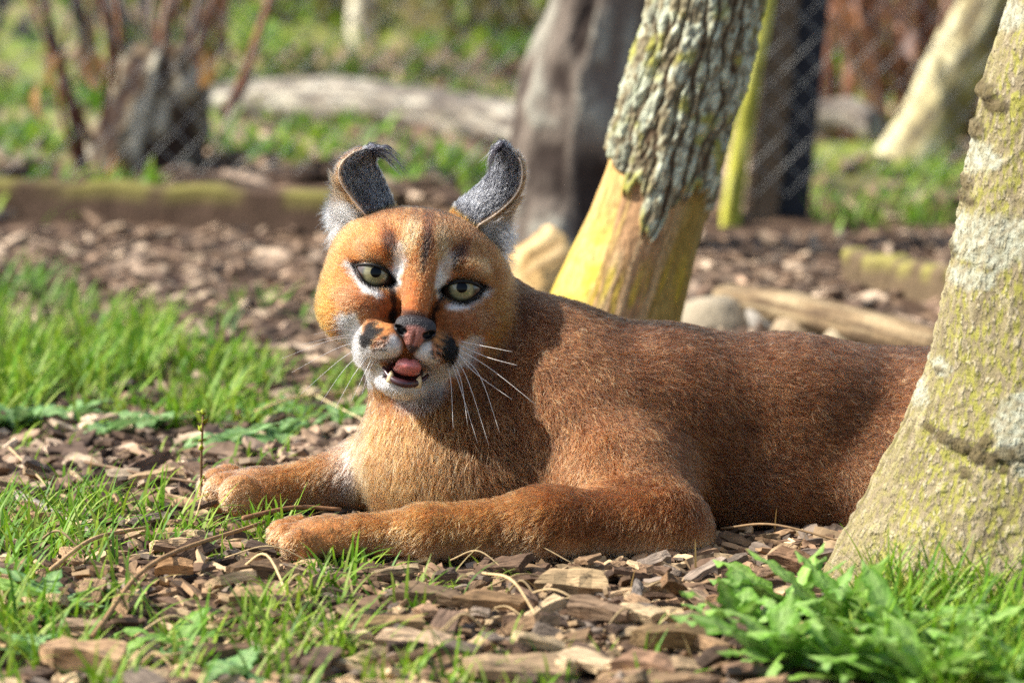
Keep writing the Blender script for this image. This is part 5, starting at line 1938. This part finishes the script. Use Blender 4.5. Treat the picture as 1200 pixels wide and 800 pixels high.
def leaf_mesh(name, seed, lobes=4, wid=0.26, toothed=1.0, arch=0.5, fold=0.35, tone=None):
    """A leaf one unit long along x: toothed outline, folded along a paler midrib, arching over."""
    rg = np.random.default_rng(seed)
    n = 19
    ts = np.linspace(0, 1, n)
    V, C = [], []
    base = lin(96, 150, 52) if tone is None else tone
    ang = 0.0; x = z = 0.0
    for i, t in enumerate(ts):
        env = math.sin(math.pi * min(1, t ** 0.75)) ** 0.8 if t < 0.999 else 0
        env = max(env, 0.05 if t < 0.15 else 0)
        ph = (t * lobes) % 1.0
        saw = 0.30 + 0.70 * ph ** 1.3
        wl = wid * env * (1 - toothed + toothed * saw) * rg.uniform(0.85, 1.1)
        wr = wid * env * (1 - toothed + toothed * saw) * rg.uniform(0.85, 1.1)
        sw = -0.12 * toothed * ph
        f = fold * (1 - 0.5 * t)
        nx, nz = -math.sin(ang), math.cos(ang)
        up_ = np.array([nx, 0, nz])
        c = np.array([x, 0, z])
        V += [c + np.array([sw, wl * math.cos(f), 0]) + up_ * wl * math.sin(f) + up_ * rg.normal(0, 0.012), c, c + np.array([sw, -wr * math.cos(f), 0]) + up_ * wr * math.sin(f) + up_ * rg.normal(0, 0.012)]
        C += [base, base * 0.65 + lin(190, 206, 140) * 0.35, base * 0.92]
        step = 1.0 / (n - 1)
        ang -= arch * step * (0.4 + 1.6 * t)
        x += math.cos(ang) * step; z += math.sin(ang) * step
    F = []
    for i in range(n - 1):
        a = i * 3
        F += [(a, a + 1, a + 4, a + 3), (a + 1, a + 2, a + 5, a + 4)]
    me = new_mesh(name, V, F); set_col(me, np.array(C))
    me.materials.append(M_LEAF)
    return me


FRESH = [leaf_mesh('leaf', 500 + k, (3, 4, 5)[k % 3], (0.22, 0.25, 0.19)[k % 3], (0.95, 0.8, 0.7)[k % 3], (0.5, 0.9, 1.3)[k // 3], 0.4, (lin(106, 156, 42), lin(124, 168, 58), lin(90, 140, 34))[k % 3]) for k in range(9)]
DULL = [leaf_mesh('leaf', 540 + k, (5, 4, 6)[k % 3], (0.20, 0.24, 0.17)[k % 3], 0.6, (0.5, 0.9, 1.2)[k // 3], 0.3, (lin(104, 148, 80), lin(122, 164, 96), lin(92, 138, 72))[k % 3]) for k in range(9)]


def rosette(px, py, count, lmin, lmax, meshes, label, rise=(15, 65), group=None, az=None):
    g = G(px, py)
    z = float(ground_h(g[0], g[1]))
    root = empty('leafy_plant', (g[0], g[1], z), label=label, cat='plant', group=group)
    a0 = RNG.uniform(0, 360)
    for k in range(count):
        o = bpy.data.objects.new('leaf', meshes[RNG.integers(len(meshes))])
        COL.objects.link(o)
        o.parent = root
        a = a0 + 360 * k / count + RNG.normal(0, 18) if az is None else RNG.uniform(*az)
        e = RNG.uniform(*rise)
        L = RNG.uniform(lmin, lmax)
        o.rotation_euler = (math.radians(RNG.normal(0, 14)), -math.radians(e), math.radians(a))
        o.scale = (L, L, L)
        o.location = (RNG.normal(0, 0.004), RNG.normal(0, 0.004), 0.002)
    return root


GP = 'toothed green plants before the near trunk'
for (x, y, c, lo, hi, lab) in [
    (868, 752, 11, .045, .085, 'toothed green plant nearest the open wood chips'),
    (925, 728, 9, .05, .085, 'toothed green plant with leaves raised before the flank'),
    (915, 790, 11, .05, .085, 'toothed green plant at the bottom edge beside the chips'),
    (985, 745, 10, .05, .09, 'toothed green plant directly before the foot of the near trunk'),
    (990, 800, 10, .05, .085, 'toothed green plant low at the bottom edge, second from the chips'),
    (1050, 770, 10, .05, .085, 'toothed green plant with grass growing round it'),
    (1080, 815, 10, .05, .085, 'toothed green plant at the bottom edge amid the grass'),
    (1130, 780, 9, .045, .08, 'toothed green plant deep in the grass by the photo edge'),
    (1180, 812, 9, .05, .085, 'toothed green plant in the bottom corner of the grass'),
]:
    rosette(x, y, c + 7, lo * 0.75, hi * 0.88, FRESH, lab, (15, 72), GP)
GD = 'broad dull green weeds behind the paws'
for (x, y, c, lo, hi, lab) in [
    (18, 500, 9, .04, .075, 'broad grey-green weed at the photo edge behind the chips'),
    (75, 492, 8, .04, .07, 'broad grey-green weed with flat leaves next to the tall grass'),
    (128, 512, 7, .03, .05, 'small grey-green weed between the tall grass and the oblong chip'),
    (270, 528, 9, .035, .06, 'grey-green weed just behind the far paw'),
    (330, 512, 9, .035, .06, 'grey-green weed behind the far foreleg'),
    (392, 492, 8, .035, .055, 'grey-green weed under the whiskers beside the chest'),
    (300, 488, 8, .035, .06, 'grey-green weed in the thin grass left of the whiskers'),
    (180, 500, 7, .035, .055, 'grey-green weed at the foot of the tall grass'),
    (345, 478, 6, .03, .045, 'little grey-green weed behind the other weeds near the whiskers'),
]:
    rosette(x, y, c + 3, lo, hi, DULL, lab, (8, 38), GD)
for (x, y, c, lo, hi, lab) in [
    (60, 722, 8, .035, .06, 'pale green weed in the near grass at the photo edge'),
    (205, 752, 7, .04, .06, 'dark green weed in the near grass below the far paw'),
    (30, 770, 7, .04, .06, 'fresh green weed in the bottom corner'),
    (285, 790, 7, .035, .055, 'small green weed at the bottom edge left of the chips'),
]:
    rosette(x, y, c, lo, hi, FRESH + DULL, lab, (10, 45), 'weeds in the near grass')


# ---- the budding sprig before the far paw
def sprig():
    b = G(237, 604); z = float(ground_h(b[0], b[1]))
    top = P(238, 486, b[1])
    pts = bez([[b[0], b[1], z - 0.004], (np.array([b[0], b[1], z]) * 0.5 + top * 0.5) + np.array([-0.001, 0, 0]), top], 12)
    root = empty('sprig', (b[0], b[1], z), label='thin upright sprig with tiny yellow-green buds before the far paw', cat='sprig')
    V, F = tube(pts, np.linspace(0.0013, 0.0008, 12), 6)
    me = new_mesh('stem', V, F); set_col(me, lin(112, 84, 54)); link('stem', me, M_STEM, root)
    for k in range(16):
        f = [0.45, 0.47, 0.70, 0.72, 0.78, 0.8, 0.84, 0.86, 0.9, 0.92, 0.95, 0.97, 0.98, 1.0, 1.0, 1.0][k]
        p = pts[min(11, int(f * 11))]
        a = RNG.uniform(0, 6.28)
        d = nrm(np.array([math.cos(a), math.sin(a), RNG.uniform(0.5, 1.5)])) * RNG.uniform(0.004, 0.008)
        s = nrm(np.cross(d, [0.3, 0.2, 1])) * 0.0019
        n_ = nrm(np.cross(d, s)) * 0.0007
        me = new_mesh('bud', [p, p + d * 0.5 + s + n_, p + d * 0.5 - s + n_, p + d, p + d * 0.5 - n_ * 1.5], [(0, 1, 3), (0, 3, 2), (0, 4, 1), (1, 4, 3), (3, 4, 2), (2, 4, 0)])
        set_col(me, lin(166, 178, 50)); link('bud', me, M_LEAF, root)


sprig()


# ---- straws, twigs and a bare root
def straw(pts, r, col, label, name='straw', group='dry straws in the mulch', lift=0.006):
    q = []
    for (x, y, h) in pts:
        g = G(x, y); q.append([g[0], g[1], float(ground_h(g[0], g[1])) + lift + h])
    pp = bez(q, 14)
    V, F = tube(pp, np.linspace(r, r * 0.7, 14), 6)
    me = new_mesh(name, V, F); set_col(me, col * (0.75 + 0.5 * noise3(np.array(V) * 90, 7))[:, None])
    return link(name, me, M_STEM, label=label, cat=name, group=group)


TANS = lin(196, 168, 122)
straw([(20, 590, 0), (60, 612, .006), (122, 640, 0)], .0052, lin(150, 138, 124), 'bare grey root lying across the soil at the photo edge', 'root', 'roots and twigs', 0.002)
straw([(110, 752, .004), (180, 700, .014), (310, 640, .01)], .0018, lin(150, 118, 80), 'brown twig slanting from the near grass to the near paw', 'twig', 'roots and twigs')
straw([(285, 640, .012), (345, 632, .016), (400, 630, .014)], .0018, lin(140, 100, 66), 'short brown twig lying across the near paw', 'twig', 'roots and twigs')
straw([(285, 690, .006), (315, 700, .018), (350, 742, .004)], .0009, TANS, 'pale straw arching below the near paw', 'straw')
straw([(566, 700, .012), (600, 730, .02), (630, 742, .004)], .0010, TANS, 'thin straw curving over the chips under the elbow', 'straw')
straw([(60, 690, .004), (110, 668, .012), (175, 640, .006)], .0016, lin(170, 138, 98), 'tan stalk in the near grass', 'straw')
straw([(240, 600, .003), (246, 592, .016), (228, 628, .004)], .0009, TANS, 'curled dry blade at the foot of the sprig', 'straw')
straw([(300, 500, .01), (350, 486, .014), (420, 474, .01)], .0012, TANS, 'long straw lying over the weeds under the whiskers', 'straw')
straw([(365, 470, .006), (390, 492, .010), (430, 512, .006)], .0007, lin(206, 186, 140), 'pale straw bending down beside the chest', 'straw')
straw([(100, 560, .004), (170, 578, .006), (235, 586, .004)], .0014, lin(120, 96, 72), 'thin brown twig lying before the far paw', 'twig', 'roots and twigs')
straw([(10, 540, .004), (35, 568, .006), (60, 590, .003)], .0010, lin(186, 158, 118), 'split tan stalk standing at the photo edge', 'straw')
straw([(845, 640, .006), (905, 648, .014), (990, 655, .006)], .0010, lin(130, 104, 72), 'thin stalk lying along the belly before the near trunk', 'straw')
for k in range(26):
    x, y = RNG.uniform(0, 820), RNG.uniform(650, 800)
    a = RNG.uniform(-0.6, 0.6); L = RNG.uniform(20, 55)
    straw([(x - L * math.cos(a), y - L * 0.4 * math.sin(a), 0), (x, y, RNG.uniform(.003, .014)), (x + L * math.cos(a), y + L * 0.4 * math.sin(a), 0)], RNG.uniform(.0005, .0011), TANS * RNG.uniform(0.5, 1.1), 'thin dry straw lying loose among the wood chips', 'straw', 'loose straws among the chips')


# ---- undergrowth far behind: bushes of bare stems and leaf clumps
def bush(x, y, h, spread, stems, leaves, stem_cols, leaf_cols, label, seed, lsize=0.05, group='bushes far behind'):
    rg = np.random.default_rng(seed)
    z = float(ground_h(x, y))
    root = empty('bush', (x, y, z), label=label, cat='bush', group=group)
    J = Join(); tips = []
    for k in range(stems):
        a = rg.uniform(0, 6.28); r = rg.uniform(0, spread * 0.4)
        p = [np.array([x + r * math.cos(a), y + r * math.sin(a), z - 0.02])]
        d = np.array([math.cos(a) * spread / h * rg.uniform(0.1, 0.7), math.sin(a) * spread / h * rg.uniform(0.1, 0.7), 1])
        L = h * rg.uniform(0.6, 1.1)
        for i in range(4):
            d = nrm(d + rg.normal(0, 0.14, 3)); p.append(p[-1] + d * L / 4)
        pp = bez(p, 8); tips += list(pp[2:])
        V, F = tube(pp, np.linspace(rg.uniform(0.006, 0.014), 0.003, 8), 5)
        J.add(V, F, stem_cols[rg.integers(len(stem_cols))] * rg.uniform(0.7, 1.2))
    link('stems', J.mesh('stems'), M_STEM, root)
    if leaves:
        K = Join()
        for k in range(leaves):
            c = tips[rg.integers(len(tips))] + rg.normal(0, spread * 0.16, 3)
            c[2] = max(c[2], z + 0.02)
            u = nrm(rg.normal(0, 1, 3)); v = nrm(np.cross(u, rg.normal(0, 1, 3)))
            s = lsize * rg.uniform(0.5, 1.2)
            n_ = np.cross(u, v) * s * 0.15
            K.add([c - u * s, c + v * s * 0.45 + n_, c + u * s, c - v * s * 0.45 + n_], [(0, 1, 2), (0, 2, 3)], leaf_cols[rg.integers(len(leaf_cols))] * rg.uniform(0.7, 1.25))
        link('foliage', K.mesh('foliage'), M_LEAF, root, kind='stuff')


ORD = ['first', 'second', 'third', 'fourth', 'fifth', 'sixth', 'seventh', 'eighth', 'ninth']
GRN = [lin(96, 128, 46), lin(120, 146, 60), lin(80, 108, 44), lin(150, 156, 84)]
OLV = [lin(150, 146, 92), lin(128, 122, 80), lin(170, 158, 112), lin(110, 112, 60)]
RUS = [lin(150, 106, 82), lin(170, 126, 98), lin(126, 88, 70), lin(186, 150, 126)]
GRY = [lin(118, 114, 118), lin(140, 134, 132), lin(100, 94, 96), lin(160, 154, 150)]
bush(-1.15, 4.4, 1.1, 0.5, 26, 220, GRY, GRY + GRN, 'grey-stemmed bush in the top corner behind the stump', 701, .05)
bush(-0.72, 4.9, 1.1, 0.45, 24, 260, GRY + RUS, GRN + RUS, 'tangled bush behind the shoots of the stump', 702, .05)
bush(-0.35, 6.4, 1.3, 0.6, 22, 500, OLV, GRN + OLV, 'leafy green bush behind the pale slim trunk', 703, .06)
bush(0.02, 6.0, 1.2, 0.6, 30, 520, OLV, OLV + GRN, 'olive bush beyond the fallen log', 704, .06)
bush(0.42, 5.4, 1.2, 0.5, 26, 380, OLV + RUS, OLV, 'pale bush behind the grey rugged trunk', 705, .05)
bush(0.62, 3.5, 0.9, 0.35, 40, 130, RUS, RUS, 'reddish bare bush behind the dark strip of the fence', 706, .04)
bush(0.78, 4.4, 1.1, 0.5, 44, 200, RUS + OLV, RUS + OLV, 'brown brushwood left of the pale leaning trunk', 707, .05)
bush(1.02, 4.9, 1.1, 0.5, 36, 320, OLV, GRN + OLV, 'olive brushwood behind the pale leaning trunk', 708, .05)
bush(1.05, 3.2, 0.6, 0.4, 30, 200, OLV + RUS, OLV + GRN, 'low scrub between the leaning trunk and the near trunk', 709, .04)
for k, (x, y) in enumerate([(-2.8, 9.5), (-2.0, 8.5), (-1.3, 9.3), (-0.6, 8.8), (0.1, 9.6), (0.8, 8.6), (1.5, 9.2), (2.2, 8.4), (3.0, 9.4)]):
    bush(x, y, 1.6, 0.8, 22, 520, (GRY, OLV, RUS)[k % 3], (GRN, OLV, GRY)[k % 3] + GRN, ORD[k] + ' tall far bush from the left in the row behind all others', 720 + k, .09, 'row of far bushes')
# rusty dead leaves caught at the stump
for k, (x, y) in enumerate([(48, 100), (72, 64), (136, 182), (112, 60), (238, 60), (60, 205), (118, 222), (232, 245), (282, 258)]):
    o = leaf_mesh('dead_leaf', 800 + k, 3, 0.3, 0.3, 1.2, 0.5, lin(160, 92, 44) if y < 200 else lin(104, 70, 54))
    q = P(x, y, 2.30 if y > 215 else 2.5)
    ob = link('dead_leaf', o, None, label=('rusty dead leaf ' + {48: 'hanging farthest out on the dark slanting shoot', 72: 'high on the dark slanting shoot', 136: 'low against the bark of the stump', 112: 'between the dark shoots above the stump', 238: 'beside the thin shoots on the stump top'}[x]) if y < 200 else ('brown dead leaf over the mossy edging board, ' + {60: 'farthest from the caracal', 118: 'below the near side of the stump', 232: 'below the red-brown shoot', 282: 'nearest to the ears'}[x]), cat='leaf', group='dead leaves at the stump' if y < 200 else 'dead leaves on the edging board')
    ob.location = q; ob.scale = (0.06, 0.06, 0.06)
    ob.rotation_euler = (RNG.uniform(0, 1), RNG.uniform(0.6, 1.6), RNG.uniform(0, 6.28))
